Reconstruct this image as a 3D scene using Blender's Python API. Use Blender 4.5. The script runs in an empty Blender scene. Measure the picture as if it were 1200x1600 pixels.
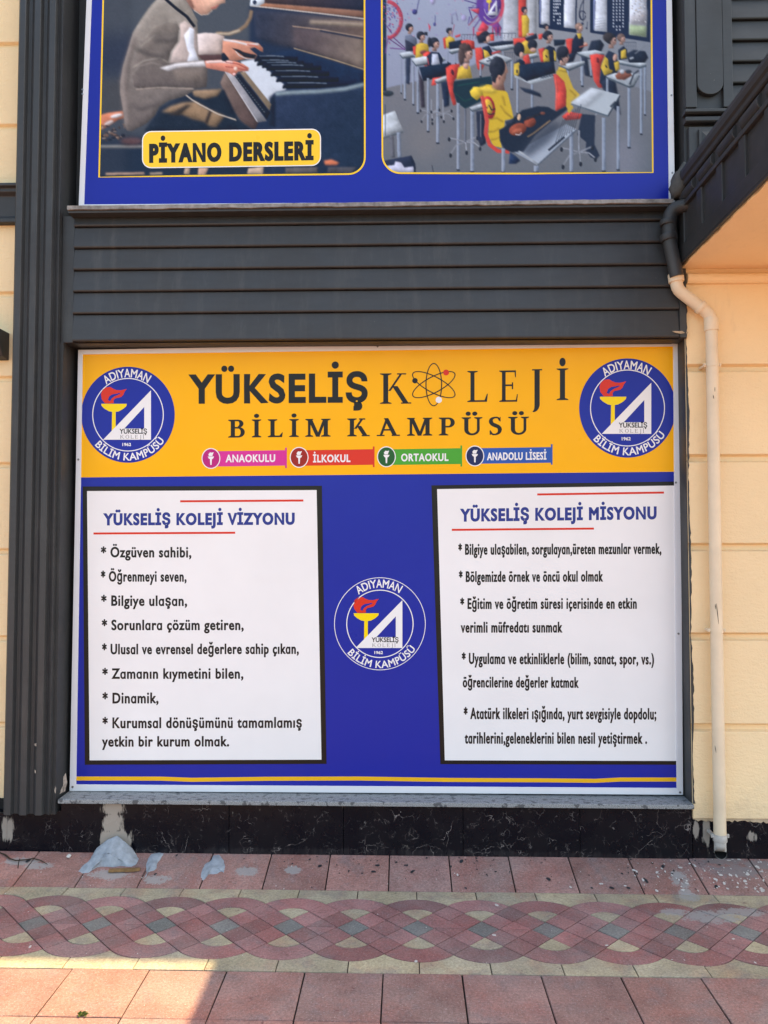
import bpy, bmesh, math, random
import numpy as np
from mathutils import Vector, Matrix
R = math.radians
random.seed(7)
S = bpy.context.scene
COL = S.collection

# ------------------------------------------------------------------ camera
PITCH, YAW = 2.34, 1.5
CAM = Vector((0.0, -3.93, 1.64))
cam = bpy.data.cameras.new('camera'); cam_o = bpy.data.objects.new('camera', cam); COL.objects.link(cam_o)
cam.sensor_fit = 'VERTICAL'; cam.sensor_height = 36; cam.sensor_width = 27; cam.lens = 27
cam.clip_start = 0.05; cam.clip_end = 2000
cam_o.location = CAM; cam_o.rotation_euler = (R(90 + PITCH), 0, R(YAW))
S.camera = cam_o
S.render.resolution_x, S.render.resolution_y = 768, 1024
# ------------------------------------------------------------------ sky, sun, exposure
SHX, SHY = 0.608, 0.110                      # shadow shift per metre of height
ELEV = math.atan(1 / math.hypot(SHX, SHY)); AZ = math.atan2(SHX, SHY)
W = bpy.data.worlds.new('World'); S.world = W; W.use_nodes = True
nt = W.node_tree; nt.nodes.clear()
sky = nt.nodes.new('ShaderNodeTexSky'); sky.sky_type = 'NISHITA'; sky.sun_disc = False
sky.sun_elevation = ELEV; sky.sun_rotation = AZ; sky.altitude = 600; sky.air_density = 1.0; sky.dust_density = 3.0; sky.ozone_density = 0.6
bg = nt.nodes.new('ShaderNodeBackground'); bg.inputs[1].default_value = 0.145
wo = nt.nodes.new('ShaderNodeOutputWorld')
nt.links.new(sky.outputs[0], bg.inputs[0]); nt.links.new(bg.outputs[0], wo.inputs[0])
sun = bpy.data.lights.new('sun', 'SUN'); sun.energy = 3.4; sun.angle = R(0.5); sun.color = (1.0, 0.78, 0.50)
sun_o = bpy.data.objects.new('sun', sun); COL.objects.link(sun_o)
sun_o.rotation_euler = Vector((SHX, SHY, 1)).to_track_quat('Z', 'Y').to_euler()
sun_o.location = (6, 3, 12)
S.view_settings.view_transform = 'Standard'; S.view_settings.look = 'None'
S.view_settings.use_white_balance = True; S.view_settings.white_balance_temperature = 7600; S.view_settings.white_balance_tint = 4
S.view_settings.exposure = 2.0; S.view_settings.gamma = 1.0
S.cycles.max_bounces = 10; S.cycles.diffuse_bounces = 6
S.cycles.use_denoising = True

# ------------------------------------------------------------------ helpers
F = 1200.0                                   # focal length in pixels of the 1200 x 1600 photograph
CR = cam_o.rotation_euler.to_matrix()
def ray(x, y): return CR @ Vector(((x - 600) / F, -(y - 800) / F, -1))
def onY(x, y, Y=0.0):
    d = ray(x, y); return CAM + d * ((Y - CAM.y) / d.y)
def onX(x, y, X):
    d = ray(x, y); return CAM + d * ((X - CAM.x) / d.x)
SLOPE0, SLOPE1, ZB = -0.235, 0.03, 0.06      # the paver row by the wall climbs to ZB
def gz(Y): return 0.0 if Y <= SLOPE0 else min(1, (Y - SLOPE0) / (SLOPE1 - SLOPE0)) * ZB
def onG(x, y):
    d = ray(x, y); z = 0.0
    for _ in range(6):
        p = CAM + d * ((z - CAM.z) / d.z); z = gz(p.y)
    return p
def lin(c):
    c = np.asarray(c, float) / 255.0
    return np.where(c <= 0.04045, c / 12.92, ((c + 0.055) / 1.055) ** 2.4)
def rgb(r, g, b): return tuple(float(v) for v in lin((r, g, b))) + (1.0,)

class MB:
    """collects polygons and links them as one mesh object"""
    def __init__(s): s.v = []; s.f = []; s.m = []; s.smooth = []
    def add(s, pts, faces, m=0, sm=False):
        o = len(s.v); s.v += [tuple(p) for p in pts]
        for f in faces: s.f.append([o + i for i in f]); s.m.append(m); s.smooth.append(sm)
    def poly(s, pts, m=0): s.add(pts, [list(range(len(pts)))], m)
    def box(s, a, b, m=0):
        (x0, y0, z0), (x1, y1, z1) = a, b
        p = [(x0,y0,z0),(x1,y0,z0),(x1,y1,z0),(x0,y1,z0),(x0,y0,z1),(x1,y0,z1),(x1,y1,z1),(x0,y1,z1)]
        s.add(p, [(0,3,2,1),(4,5,6,7),(0,1,5,4),(1,2,6,5),(2,3,7,6),(3,0,4,7)], m)
    def prism(s, pts, vec, m=0):
        n = len(pts); vec = Vector(vec)
        a = [Vector(p) for p in pts]; b = [p + vec for p in a]
        s.add(a + b, [list(range(n)), list(range(2*n-1, n-1, -1))] + [[(i+1) % n, i, n+i, n+(i+1) % n] for i in range(n)], m)
    def ext_x(s, prof, x0, x1, m=0):         # closed profile of (y, z) run along X
        s.prism([(x0, y, z) for y, z in prof], (x1 - x0, 0, 0), m)
    def ext_z(s, prof, z0, z1, m=0):
        s.prism([(x, y, z0) for x, y in prof], (0, 0, z1 - z0), m)
    def ext_y(s, prof, y0, y1, m=0):         # closed profile of (x, z) run along Y
        s.prism([(x, y0, z) for x, z in prof], (0, y1 - y0, 0), m)
    def tube(s, path, r, n=20, m=0, caps=True):
        path = [Vector(p) for p in path]
        rs = r if isinstance(r, (list, tuple)) else [r] * len(path)
        rings = []; up = None
        for i, p in enumerate(path):
            t = (path[min(i+1, len(path)-1)] - path[max(i-1, 0)]).normalized()
            if up is None:
                up = Vector((0, 1, 0)) if abs(t.y) < 0.9 else Vector((1, 0, 0))
            a = (up - t * up.dot(t)).normalized(); up = a; b = t.cross(a)
            rings.append([p + (a * math.cos(2*math.pi*k/n) + b * math.sin(2*math.pi*k/n)) * rs[i] for k in range(n)])
        o = [q for rg in rings for q in rg]
        fs = [[i*n+k, i*n+(k+1) % n, (i+1)*n+(k+1) % n, (i+1)*n+k] for i in range(len(path)-1) for k in range(n)]
        s.add(o, fs, m, True)
        if caps:
            s.add(rings[0], [list(range(n))[::-1]], m); s.add(rings[-1], [list(range(n))], m)
    def build(s, name, mats, parent=None, bevel=0, fix=True):
        me = bpy.data.meshes.new(name)
        off = Vector((0, 0, 0)); q = parent
        while q is not None: off += q.location; q = q.parent
        me.from_pydata([tuple(Vector(p) - off) for p in s.v], [], s.f)
        mats = mats if isinstance(mats, (list, tuple)) else [mats]
        for mm in mats: me.materials.append(mm)
        me.polygons.foreach_set('material_index', s.m); me.polygons.foreach_set('use_smooth', s.smooth)
        if fix:
            bm = bmesh.new(); bm.from_mesh(me); bmesh.ops.recalc_face_normals(bm, faces=bm.faces); bm.to_mesh(me); bm.free()
        me.update()
        o = bpy.data.objects.new(name, me); COL.objects.link(o)
        if parent: o.parent = parent
        if bevel:
            b = o.modifiers.new('bevel', 'BEVEL'); b.width = bevel; b.segments = 2; b.limit_method = 'ANGLE'; b.angle_limit = R(40)
        return o
def thing(name, label, cat, loc=(0, 0, 0), group=None):
    o = bpy.data.objects.new(name, None); COL.objects.link(o); o.location = loc; o.empty_display_size = 0.1
    tag(o, label, cat, group); return o
def tag(o, label, cat, group=None):
    o['label'] = label; o['category'] = cat
    if group: o['group'] = group
    return o
def struct(o): o['kind'] = 'structure'; return o

# ------------------------------------------------------------------ materials
class N:
    def __init__(s, name):
        s.m = bpy.data.materials.new(name); s.m.use_nodes = True; s.t = s.m.node_tree
        s.b = s.t.nodes['Principled BSDF']; s.co = s.n('ShaderNodeTexCoord').outputs['Object']
    def n(s, kind, **kw):
        x = s.t.nodes.new(kind)
        for k, v in kw.items():
            if k.startswith('i_'):
                key = k[2:]; key = int(key) if key.isdigit() else key.replace('_', ' ')
                x.inputs[key].default_value = v
            else: setattr(x, k, v)
        return x
    def l(s, a, b): s.t.links.new(a, b)
    def noise(s, scale, detail=4, rough=0.6, vec=None, dist=0):
        x = s.n('ShaderNodeTexNoise', i_Scale=scale, i_Detail=detail, i_Roughness=rough, i_Distortion=dist)
        s.l(vec or s.co, x.inputs['Vector']); return x.outputs['Fac']
    def stretch(s, sx, sy, sz):
        x = s.n('ShaderNodeMapping'); x.inputs['Scale'].default_value = (sx, sy, sz); s.l(s.co, x.inputs['Vector']); return x.outputs[0]
    def ramp(s, fac, a, b, c0=0.0, c1=1.0):
        x = s.n('ShaderNodeMapRange'); x.inputs[1].default_value = a; x.inputs[2].default_value = b
        x.inputs[3].default_value = c0; x.inputs[4].default_value = c1; s.l(fac, x.inputs[0]); return x.outputs[0]
    def mix(s, fac, a, b, blend='MIX'):
        x = s.n('ShaderNodeMix', data_type='RGBA', blend_type=blend)
        for sock, v in ((x.inputs[0], fac), (x.inputs[6], a), (x.inputs[7], b)):
            if isinstance(v, (int, float)): sock.default_value = v
            elif isinstance(v, tuple): sock.default_value = v
            else: s.l(v, sock)
        return x.outputs[2]
    def math(s, op, a, b=0.0):
        x = s.n('ShaderNodeMath', operation=op)
        for sock, v in ((x.inputs[0], a), (x.inputs[1], b)):
            if isinstance(v, (int, float)): sock.default_value = v
            else: s.l(v, sock)
        return x.outputs[0]
    def value(s, col, fac):                  # multiply a colour by a grey factor
        c = s.n('ShaderNodeCombineColor')
        for i in range(3): s.l(fac, c.inputs[i])
        return s.mix(1.0, col, c.outputs[0], 'MULTIPLY')
    def bump(s, h, strength=0.3, dist=0.002):
        x = s.n('ShaderNodeBump', i_Strength=strength, i_Distance=dist); s.l(h, x.inputs['Height'])
        s.l(x.outputs[0], s.b.inputs['Normal']); return x
    def spot(s, c, r):                       # 1 at c, 0 at the rim of an ellipsoid of radii r (object space)
        m = s.n('ShaderNodeMapping'); m.inputs['Location'].default_value = [-a / b for a, b in zip(c, r)]; m.inputs['Scale'].default_value = [1 / b for b in r]
        s.l(s.co, m.inputs['Vector']); g = s.n('ShaderNodeTexGradient', gradient_type='SPHERICAL'); s.l(m.outputs[0], g.inputs[0]); return g.outputs['Fac']
    def stain(s, spots, noise, lo, hi, gain=1.6):
        f = None
        for c, r in spots:
            q = s.spot(c, r); f = q if f is None else s.math('MAXIMUM', f, q)
        f = s.math('MINIMUM', s.math('MULTIPLY', f, gain), 1.0)
        return s.ramp(s.math('ADD', f, noise), lo, hi)
    def done(s, col=None, rough=0.6, spec=0.5, metal=0.0):
        if col is not None:
            if isinstance(col, tuple): s.b.inputs['Base Color'].default_value = col
            else: s.l(col, s.b.inputs['Base Color'])
        if isinstance(rough, (int, float)): s.b.inputs['Roughness'].default_value = rough
        else: s.l(rough, s.b.inputs['Roughness'])
        s.b.inputs['Specular IOR Level'].default_value = spec; s.b.inputs['Metallic'].default_value = metal
        return s.m

def m_dark():
    k = N('dark_paint')
    v = k.ramp(k.noise(1.3, 5), 0.3, 0.7, 0.86, 1.12)
    v2 = k.ramp(k.noise(9, 4, vec=k.stretch(1, 1, 4)), 0.3, 0.7, 0.92, 1.08)
    c = k.value((0.029, 0.0305, 0.032, 1), k.math('MULTIPLY', v, v2))
    dust = k.math('MULTIPLY', k.ramp(k.noise(7, 6, 0.7, vec=k.stretch(2.2, 1, 0.35)), 0.52, 0.80), k.ramp(k.noise(1.1, 3), 0.35, 0.7))
    c = k.mix(k.math('MULTIPLY', dust, 0.30), c, (0.15, 0.14, 0.125, 1))
    c = k.mix(k.ramp(k.noise(75, 3, 0.7), 0.70, 0.76, 0.0, 0.25), c, (0.20, 0.18, 0.16, 1))
    chips = k.ramp(k.noise(16, 6, 0.72), 0.735, 0.745)
    c = k.mix(chips, c, (0.35, 0.31, 0.26, 1))
    k.bump(k.math('ADD', k.noise(120, 3), k.math('MULTIPLY', k.noise(20, 4), 1.5)), 0.25, 0.001)
    return k.done(c, k.ramp(k.noise(3, 4), 0.3, 0.7, 0.42, 0.62), 0.45)
def m_cream(name='cream_paint', col=(0.83, 0.64, 0.385, 1)):
    k = N(name)
    v = k.ramp(k.noise(0.9, 5), 0.3, 0.7, 0.92, 1.06)
    c = k.value(col, v)
    st = k.ramp(k.noise(7, 6, 0.65, vec=k.stretch(1, 1, 0.35)), 0.62, 0.78)
    c = k.mix(k.math('MULTIPLY', st, 0.22), c, (0.38, 0.30, 0.21, 1))
    sp = k.ramp(k.noise(70, 3, 0.6), 0.74, 0.78)
    c = k.mix(k.math('MULTIPLY', sp, 0.5), c, (0.25, 0.19, 0.13, 1))
    gr = k.stain([((3, -0.18, 0.20), (9, 0.35, 0.34)), ((-4, -0.1, 0.20), (9, 0.35, 0.30))], k.math('MULTIPLY', k.math('SUBTRACT', k.noise(9, 6, 0.7), 0.5), 1.8), 0.35, 1.5, 1.0)
    c = k.mix(k.math('MULTIPLY', gr, 0.55), c, (0.33, 0.27, 0.20, 1))
    drip = k.ramp(k.noise(11, 5, 0.6, vec=k.stretch(2.5, 1, 0.18)), 0.60, 0.80)
    c = k.mix(k.math('MULTIPLY', drip, 0.16), c, (0.40, 0.30, 0.19, 1))
    k.bump(k.math('ADD', k.noise(26, 5, 0.6, vec=k.stretch(1, 1, 2.5)), k.math('MULTIPLY', k.noise(110, 3), 0.6)), 0.75, 0.005)
    return k.done(c, 0.75, 0.3)
def m_marble():
    k = N('black_marble')
    w = k.noise(5, 5, 0.6)
    warp = k.n('ShaderNodeMix', data_type='RGBA', blend_type='ADD'); warp.inputs[0].default_value = 0.35
    nz = k.n('ShaderNodeTexNoise', i_Scale=6, i_Detail=5); k.l(k.co, nz.inputs['Vector'])
    k.l(k.co, warp.inputs[6]); k.l(nz.outputs['Color'], warp.inputs[7])
    def vein(scale, lo, hi, wd):
        vo = k.n('ShaderNodeTexVoronoi', feature='DISTANCE_TO_EDGE', i_Scale=scale); k.l(warp.outputs[2], vo.inputs['Vector'])
        e = k.ramp(vo.outputs['Distance'], 0.0, wd, 1.0, 0.0)
        return k.math('MULTIPLY', e, k.ramp(k.noise(scale * 1.1, 4), lo, hi))
    v = k.math('MAXIMUM', k.math('MULTIPLY', vein(7, 0.53, 0.66, 0.013), 0.55), k.math('MULTIPLY', vein(17, 0.53, 0.64, 0.016), 0.4))
    c = k.mix(v, (0.0028, 0.0030, 0.0062, 1), (0.52, 0.45, 0.42, 1))
    dust = k.ramp(k.noise(14, 6, 0.7), 0.62, 0.8, 0.0, 0.05)
    c = k.mix(dust, c, (0.22, 0.20, 0.19, 1))
    def w(x, y, rx, rz):
        q = onY(x, y, 0.03); return ((q.x, q.y - 0.2, q.z), (rx, 0.2, rz))
    streak = k.math('MULTIPLY', k.math('SUBTRACT', k.noise(16, 6, 0.7, vec=k.stretch(2.6, 1, 0.5)), 0.5), 2.4)
    c = k.mix(k.math('MULTIPLY', k.stain([w(176, 1262, .085, .07), w(177, 1285, .075, .09), w(180, 1312, .13, .08)], streak, 0.42, 0.66), 0.9), c, (0.36, 0.31, 0.26, 1))
    c = k.mix(k.math('MULTIPLY', k.stain([w(8, 1296, .05, .10), w(1088, 1296, .022, .07), w(1176, 1308, .04, .045), w(1104, 1296, .03, .10), w(1150, 1275, .10, .02)], streak, 0.5, 0.75), 0.8), c, (0.34, 0.30, 0.26, 1))
    c = k.mix(k.math('MULTIPLY', k.stain([w(600, 1336, 3.2, .06)], streak, 0.75, 1.5), 0.12), c, (0.20, 0.18, 0.17, 1))
    return k.done(c, k.ramp(k.noise(10, 5), 0.3, 0.7, 0.20, 0.36), 0.26)
def m_granite():
    k = N('grey_granite')
    a = k.noise(260, 2, 0.8); b = k.noise(90, 3, 0.7)
    c = k.mix(k.ramp(a, 0.40, 0.6), (0.10, 0.115, 0.125, 1), (0.36, 0.37, 0.37, 1))
    c = k.mix(k.ramp(b, 0.62, 0.66), c, (0.05, 0.05, 0.055, 1))
    bl = k.ramp(k.noise(30, 4, 0.5, vec=k.stretch(1, 1.4, 1)), 0.57, 0.60)
    c = k.mix(k.math('MULTIPLY', bl, 0.85), c, (0.05, 0.055, 0.06, 1))
    return k.done(c, 0.45, 0.45)
def m_plain(name, col, rough=0.5, spec=0.5, var=0.08, vs=6, bump=0.0, bs=40, metal=0.0):
    k = N(name)
    c = k.value(col, k.ramp(k.noise(vs, 5), 0.3, 0.7, 1 - var, 1 + var))
    if bump: k.bump(k.noise(bs, 4), bump, 0.002)
    return k.done(c, rough, spec, metal)
def m_vinyl(name, col, rough=0.34):
    k = N(name)
    c = k.value(col, k.ramp(k.noise(2.2, 3), 0.3, 0.7, 0.97, 1.03))
    h = k.math('ADD', k.noise(2.4, 3, 0.5, vec=k.stretch(1, 1, 0.55)), k.math('MULTIPLY', k.noise(9, 2, vec=k.stretch(0.4, 1, 1.4)), 0.10))
    k.bump(h, 0.5, 0.020)
    return k.done(c, k.ramp(k.noise(1.7, 4), 0.3, 0.7, rough - 0.08, rough + 0.06), 0.22)
def m_paver(name, col, col2, isl=0.18, rough=0.8, stains=()):
    k = N(name)
    g = k.n('ShaderNodeNewGeometry')
    rnd = k.n('ShaderNodeTexWhiteNoise', noise_dimensions='1D'); k.l(g.outputs['Random Per Island'], rnd.inputs['W'])
    c = k.mix(k.ramp(g.outputs['Random Per Island'], 0, 1, 0.0, 0.75), col, col2)
    c = k.value(c, k.ramp(rnd.outputs['Value'], 0, 1, 1 - isl, 1 + isl))
    c = k.value(c, k.ramp(k.noise(6, 6, 0.65), 0.28, 0.72, 0.72, 1.25))
    # worn, greyer patches and darker rubbed ones
    c = k.mix(k.ramp(k.noise(9, 5, 0.6), 0.50, 0.68, 0.0, 0.55), c, (0.17, 0.145, 0.15, 1))
    c = k.mix(k.ramp(k.noise(14, 6, 0.75), 0.61, 0.69, 0.0, 0.75), c, (0.13, 0.045, 0.040, 1))
    c = k.mix(k.ramp(k.noise(3.1, 5, 0.6), 0.45, 0.75, 0.0, 0.45), c, (0.24, 0.215, 0.20, 1))
    c = k.mix(k.ramp(k.noise(4.6, 5, 0.65), 0.50, 0.66, 0.0, 0.45), c, tuple(a * b for a, b in zip(col[:3], (1.05, 0.72, 0.66))) + (1,))
    c = k.value(c, k.ramp(k.noise(95, 4, 0.75), 0.30, 0.70, 0.66, 1.30))
    c = k.mix(k.ramp(k.noise(170, 2, 0.7), 0.60, 0.70, 0.0, 0.55), c, (0.44, 0.40, 0.38, 1))
    c = k.mix(k.ramp(k.noise(60, 3, 0.7), 0.66, 0.72, 0.0, 0.4), c, (0.42, 0.39, 0.37, 1))
    c = k.mix(k.ramp(k.noise(150, 2, 0.7, vec=k.stretch(1.1, 0.9, 1)), 0.62, 0.72, 0.0, 0.55), c, (0.06, 0.045, 0.045, 1))
    for spots, colr, amt in stains:
        nz = k.math('ADD', k.math('MULTIPLY', k.math('SUBTRACT', k.noise(24, 7, 0.8), 0.5), 2.8), k.math('MULTIPLY', k.math('SUBTRACT', k.noise(85, 4, 0.8), 0.5), 1.4))
        c = k.mix(k.math('MULTIPLY', k.stain(spots, nz, 0.62, 0.82), amt), c, colr)
    k.bump(k.math('ADD', k.noise(240, 3), k.math('MULTIPLY', k.noise(30, 4), 0.9)), 0.65, 0.0025)
    return k.done(c, rough, 0.35)
def gs(x, y, rx, ry):
    q = onG(x, y); return ((q.x, q.y, q.z), (rx, ry, 0.3))
GREY = (0.30, 0.295, 0.285, 1)
ST = [([gs(1062, 1372, .07, .11), gs(1075, 1400, .08, .10), gs(1052, 1425, .10, .06), gs(1160, 1425, .18, .07), gs(1110, 1432, .22, .10)], GREY, 0.8),
      ([gs(1130, 1345, .16, .05), gs(1150, 1360, .2, .08), gs(1186, 1350, .12, .06)], (0.20, 0.19, 0.19, 1), 0.7),
      ([gs(170, 1366, .16, .06), gs(245, 1374, .10, .06), gs(30, 1345, .16, .05), gs(60, 1352, .12, .05), gs(385, 1360, .10, .06), gs(456, 1358, .08, .05)], GREY, 0.75)]
M = dict(
    dark=m_dark(), cream=m_cream(), marble=m_marble(), granite=m_granite(),
    near_black=m_plain('dark_recess', (0.012, 0.012, 0.013, 1), 0.8, 0.2),  # even near-black for the plinth backing, pipe bore and pipe scratches
    concrete=m_plain('raw_concrete', (0.22, 0.21, 0.20, 1), 0.9, 0.2, 0.40, 30, 0.6, 60),
    plaster=m_plain('unpainted_plaster', (0.44, 0.34, 0.23, 1), 0.9, 0.2, 0.25, 25, 0.6, 60),
    alu=m_plain('white_aluminium', (0.66, 0.67, 0.70, 1), 0.38, 0.5, 0.05, 3),
    screw=m_plain('screw_metal', (0.22, 0.22, 0.23, 1), 0.4, 0.5, 0.1, 20, metal=0.8),
    yellow=m_vinyl('yellow_vinyl', (0.88, 0.42, 0.003, 1)),
    blue=m_vinyl('blue_vinyl', (0.006, 0.018, 0.285, 1)),
    white=m_vinyl('white_vinyl', (0.76, 0.755, 0.755, 1), 0.42),
    black=m_vinyl('black_vinyl', (0.010, 0.009, 0.008, 1)),
    red=m_vinyl('red_vinyl', (0.62, 0.030, 0.014, 1)),
    ink=m_vinyl('ink_vinyl', (0.012, 0.011, 0.011, 1)),
    navy=m_vinyl('navy_ink', (0.020, 0.036, 0.22, 1)),
    gold=m_vinyl('gold_vinyl', (0.78, 0.42, 0.02, 1)),
    torchyellow=m_vinyl('torch_yellow', (0.85, 0.62, 0.01, 1)),
    platey=m_vinyl('plate_yellow', (0.86, 0.55, 0.035, 1)),
    magenta=m_vinyl('magenta_vinyl', (0.60, 0.026, 0.26, 1)), magentad=m_vinyl('deep_magenta_vinyl', (0.44, 0.012, 0.17, 1)),
    redd=m_vinyl('deep_red_vinyl', (0.30, 0.014, 0.010, 1)),
    green=m_vinyl('green_vinyl', (0.055, 0.33, 0.030, 1)), greend=m_vinyl('deep_green_vinyl', (0.012, 0.095, 0.022, 1)),
    sky=m_vinyl('mid_blue_vinyl', (0.020, 0.085, 0.36, 1)), skyd=m_vinyl('deep_blue_vinyl', (0.010, 0.016, 0.085, 1)),
    redpaver=m_paver('red_paver', (0.31, 0.155, 0.130, 1), (0.255, 0.155, 0.140, 1), stains=ST),
    braidred=m_paver('braid_red', (0.29, 0.125, 0.118, 1), (0.225, 0.130, 0.128, 1), 0.28, stains=ST),
    creampaver=m_paver('cream_paver', (0.40, 0.345, 0.225, 1), (0.35, 0.315, 0.225, 1), 0.12, stains=ST),
    greypaver=m_paver('grey_paver', (0.175, 0.180, 0.168, 1), (0.145, 0.150, 0.142, 1), 0.12, stains=ST),
    grout=m_plain('dark_grout', (0.020, 0.016, 0.015, 1), 0.95, 0.1, 0.3, 30),
    asphalt=m_plain('asphalt', (0.055, 0.054, 0.052, 1), 0.9, 0.3, 0.25, 8, 0.5, 120),
    earth=m_plain('dry_ground', (0.20, 0.16, 0.12, 1), 0.95, 0.2, 0.3, 0.4),
    pipe=m_plain('cream_pipe_paint', (0.70, 0.575, 0.41, 1), 0.5, 0.45, 0.10, 5, 0.15, 60),
    shoe=m_plain('grey_pvc', (0.42, 0.40, 0.37, 1), 0.5, 0.4, 0.25, 25),
    mortar=m_plain('wet_grey_mortar', (0.27, 0.30, 0.335, 1), 0.9, 0.2, 0.22, 30, 1.0, 38),
    smear=m_plain('dried_mortar', (0.30, 0.26, 0.22, 1), 0.9, 0.2, 0.4, 40, 0.5, 80),
    wood=m_plain('weathered_wood', (0.20, 0.115, 0.05, 1), 0.85, 0.2, 0.3, 60),
    leaf=m_plain('weed_leaf', (0.10, 0.14, 0.03, 1), 0.6, 0.3, 0.3, 60),
    spotw=m_plain('white_paint_drop', (0.52, 0.50, 0.47, 1), 0.7, 0.3, 0.2, 30),
    spotd=m_plain('dark_paint_drop', (0.022, 0.025, 0.030, 1), 0.6, 0.35, 0.2, 30),
    twig=m_plain('dark_twig', (0.035, 0.025, 0.018, 1), 0.9, 0.2),
)
# ------------------------------------------------------------------ ground, pavement, road
g = MB(); g.poly([(-400, -400, -0.20), (400, -400, -0.20), (400, 400, -0.20), (-400, 400, -0.20)])
struct(g.build('ground', M['earth']))
PF = -7.0                                     # kerb line
pv = MB()
pv.poly([(-14, PF, -0.006), (14, PF, -0.006), (14, SLOPE0, -0.006), (-14, SLOPE0, -0.006)])
pv.poly([(-14, SLOPE0, -0.006), (14, SLOPE0, -0.006), (14, 0.30, ZB - 0.006 + 0.27 * 0.2), (-14, 0.30, ZB - 0.006 + 0.27 * 0.2)])
pavement = struct(pv.build('pavement', M['grout']))
kb = MB(); kb.box((-14, PF - 0.15, -0.20), (14, PF - 0.001, 0.002)); struct(kb.build('kerb', M['concrete'], bevel=0.01))
rd = MB(); rd.poly([(-60, PF - 9, -0.14), (60, PF - 9, -0.14), (60, PF - 0.15, -0.14), (-60, PF - 0.15, -0.14)]); struct(rd.build('road', M['asphalt']))

def slab(mb, pts, gap=0.0022, chamfer=0.002, z=0.0, m=0, zf=None):
    """one paving slab: the outline pulled in by the joint, with a chamfered rim"""
    n = len(pts); P = [Vector((p[0], p[1])) for p in pts]
    area = sum(P[i].x * P[(i+1) % n].y - P[(i+1) % n].x * P[i].y for i in range(n))
    if area < 0: P.reverse()
    def inset(d):
        out = []
        for i in range(n):
            a, b, c = P[i-1], P[i], P[(i+1) % n]
            e1 = (b - a).normalized(); e2 = (c - b).normalized()
            n1 = Vector((-e1.y, e1.x)); n2 = Vector((-e2.y, e2.x))
            k = n1 + n2; k = k / max(0.35, 1 + n1.dot(n2))
            out.append(b + k * d)
        return out
    A = inset(gap); B = inset(gap + chamfer)
    dz = random.uniform(-0.0012, 0.0012)
    hz = (lambda p: z + dz + gz(p.y)) if zf is None else zf
    v = [(p.x, p.y, hz(p) - 0.012) for p in A] + [(p.x, p.y, hz(p) - chamfer) for p in A] + [(p.x, p.y, hz(p)) for p in B]
    fs = [[i, (i+1) % n, n + (i+1) % n, n + i] for i in range(n)] + [[n + i, n + (i+1) % n, 2*n + (i+1) % n, 2*n + i] for i in range(n)] + [list(range(2*n, 3*n))]
    mb.add(v, fs, m)
T = 0.300
row = MB()
for i in range(-40, 40):                      # row that climbs to the wall
    x = -0.076 + i * T
    slab(row, [(x, SLOPE0), (x + T, SLOPE0), (x + T, SLOPE1 + 0.01), (x, SLOPE1 + 0.01)], 0.0030)
BIG0 = -0.927
for r_ in range(20):
    y1 = BIG0 - r_ * T; y0 = y1 - T
    if y0 < PF: break
    for i in range(-44, 44):
        x = 0.218 - 0.083 + 0.083 + i * T + (0.15 if r_ % 2 and r_ > 1 else 0)
        jx = lambda: random.uniform(-0.0012, 0.0012)
        slab(row, [(x + jx(), y0 + jx()), (x + T + jx(), y0 + jx()), (x + T + jx(), y1), (x + jx(), y1)], 0.0026)
row.build('red_paving', M['redpaver'], pavement)

PER = 0.2765; a_ = PER / 4; YC = -0.581; XC = 0.057
def arc(cx, cy, hw, sgn, n=14, flip=False):    # 45 degree arch of half width hw standing on y = cy
    r = hw * math.sqrt(2); pts = []
    for k in range(n + 1):
        t = R(135 - 90 * k / n)
        pts.append((cx + r * math.cos(t), cy + sgn * (r * math.sin(t) - hw)))
    return pts
braid = MB(); strip = MB()
for k in range(-26, 27):
    x = XC + k * PER
    rh = lambda cx, cy: [(cx - a_, cy), (cx, cy - a_), (cx + a_, cy), (cx, cy + a_)]
    J = 0.0020; G = dict(gap=J, chamfer=0.0012)
    slab(braid, rh(x, YC), m=1, **G)
    if random.random() < 0.45:               # a crossing cut into two
        xx = x + 2 * a_
        slab(braid, [(xx - a_, YC), (xx, YC - a_), (xx + a_, YC)], m=0, **G); slab(braid, [(xx - a_, YC), (xx + a_, YC), (xx, YC + a_)], m=0, **G)
    else: slab(braid, rh(x + 2 * a_, YC), m=0, **G)
    for sg in (1, -1):
        slab(braid, rh(x + a_, YC + sg * a_), m=0, **G); slab(braid, rh(x + 3 * a_, YC + sg * a_), m=0, **G)
        slab(braid, rh(x + 2 * a_, YC + sg * 2 * a_), m=0, **G)
        eye = arc(x, YC + sg * 2 * a_, a_, sg) + [(x, YC + sg * a_)]
        slab(braid, eye, m=2, **G)
        outer = arc(x, YC + sg * 3 * a_, 2 * a_, sg, 22); inner = arc(x, YC + sg * 2 * a_, a_, sg, 14)
        slab(braid, outer + inner[::-1], m=0, **G)
        ye = SLOPE0 if sg > 0 else BIG0
        # cream border slab with scooped edge: one per period
        h0 = outer
        slab(strip, [(x - 2 * a_, YC + sg * 3 * a_)] + [(px, py) for px, py in outer[1:11]] + [(x, outer[11][1]), (x, ye), (x - 2 * a_, ye)], **G) if False else None
        half_r = [p for p in outer if p[0] >= x - 1e-6]
        nxt = arc(x + PER, YC + sg * 3 * a_, 2 * a_, sg, 22); half_l = [p for p in nxt if p[0] <= x + PER + 1e-6]
        slab(strip, half_r + half_l[1:] + [(x + PER, ye), (x, ye)], **G)
braid.build('braided_band', [M['braidred'], M['greypaver'], M['creampaver']], pavement)
strip.build('cream_paving', M['creampaver'], pavement)

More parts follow.
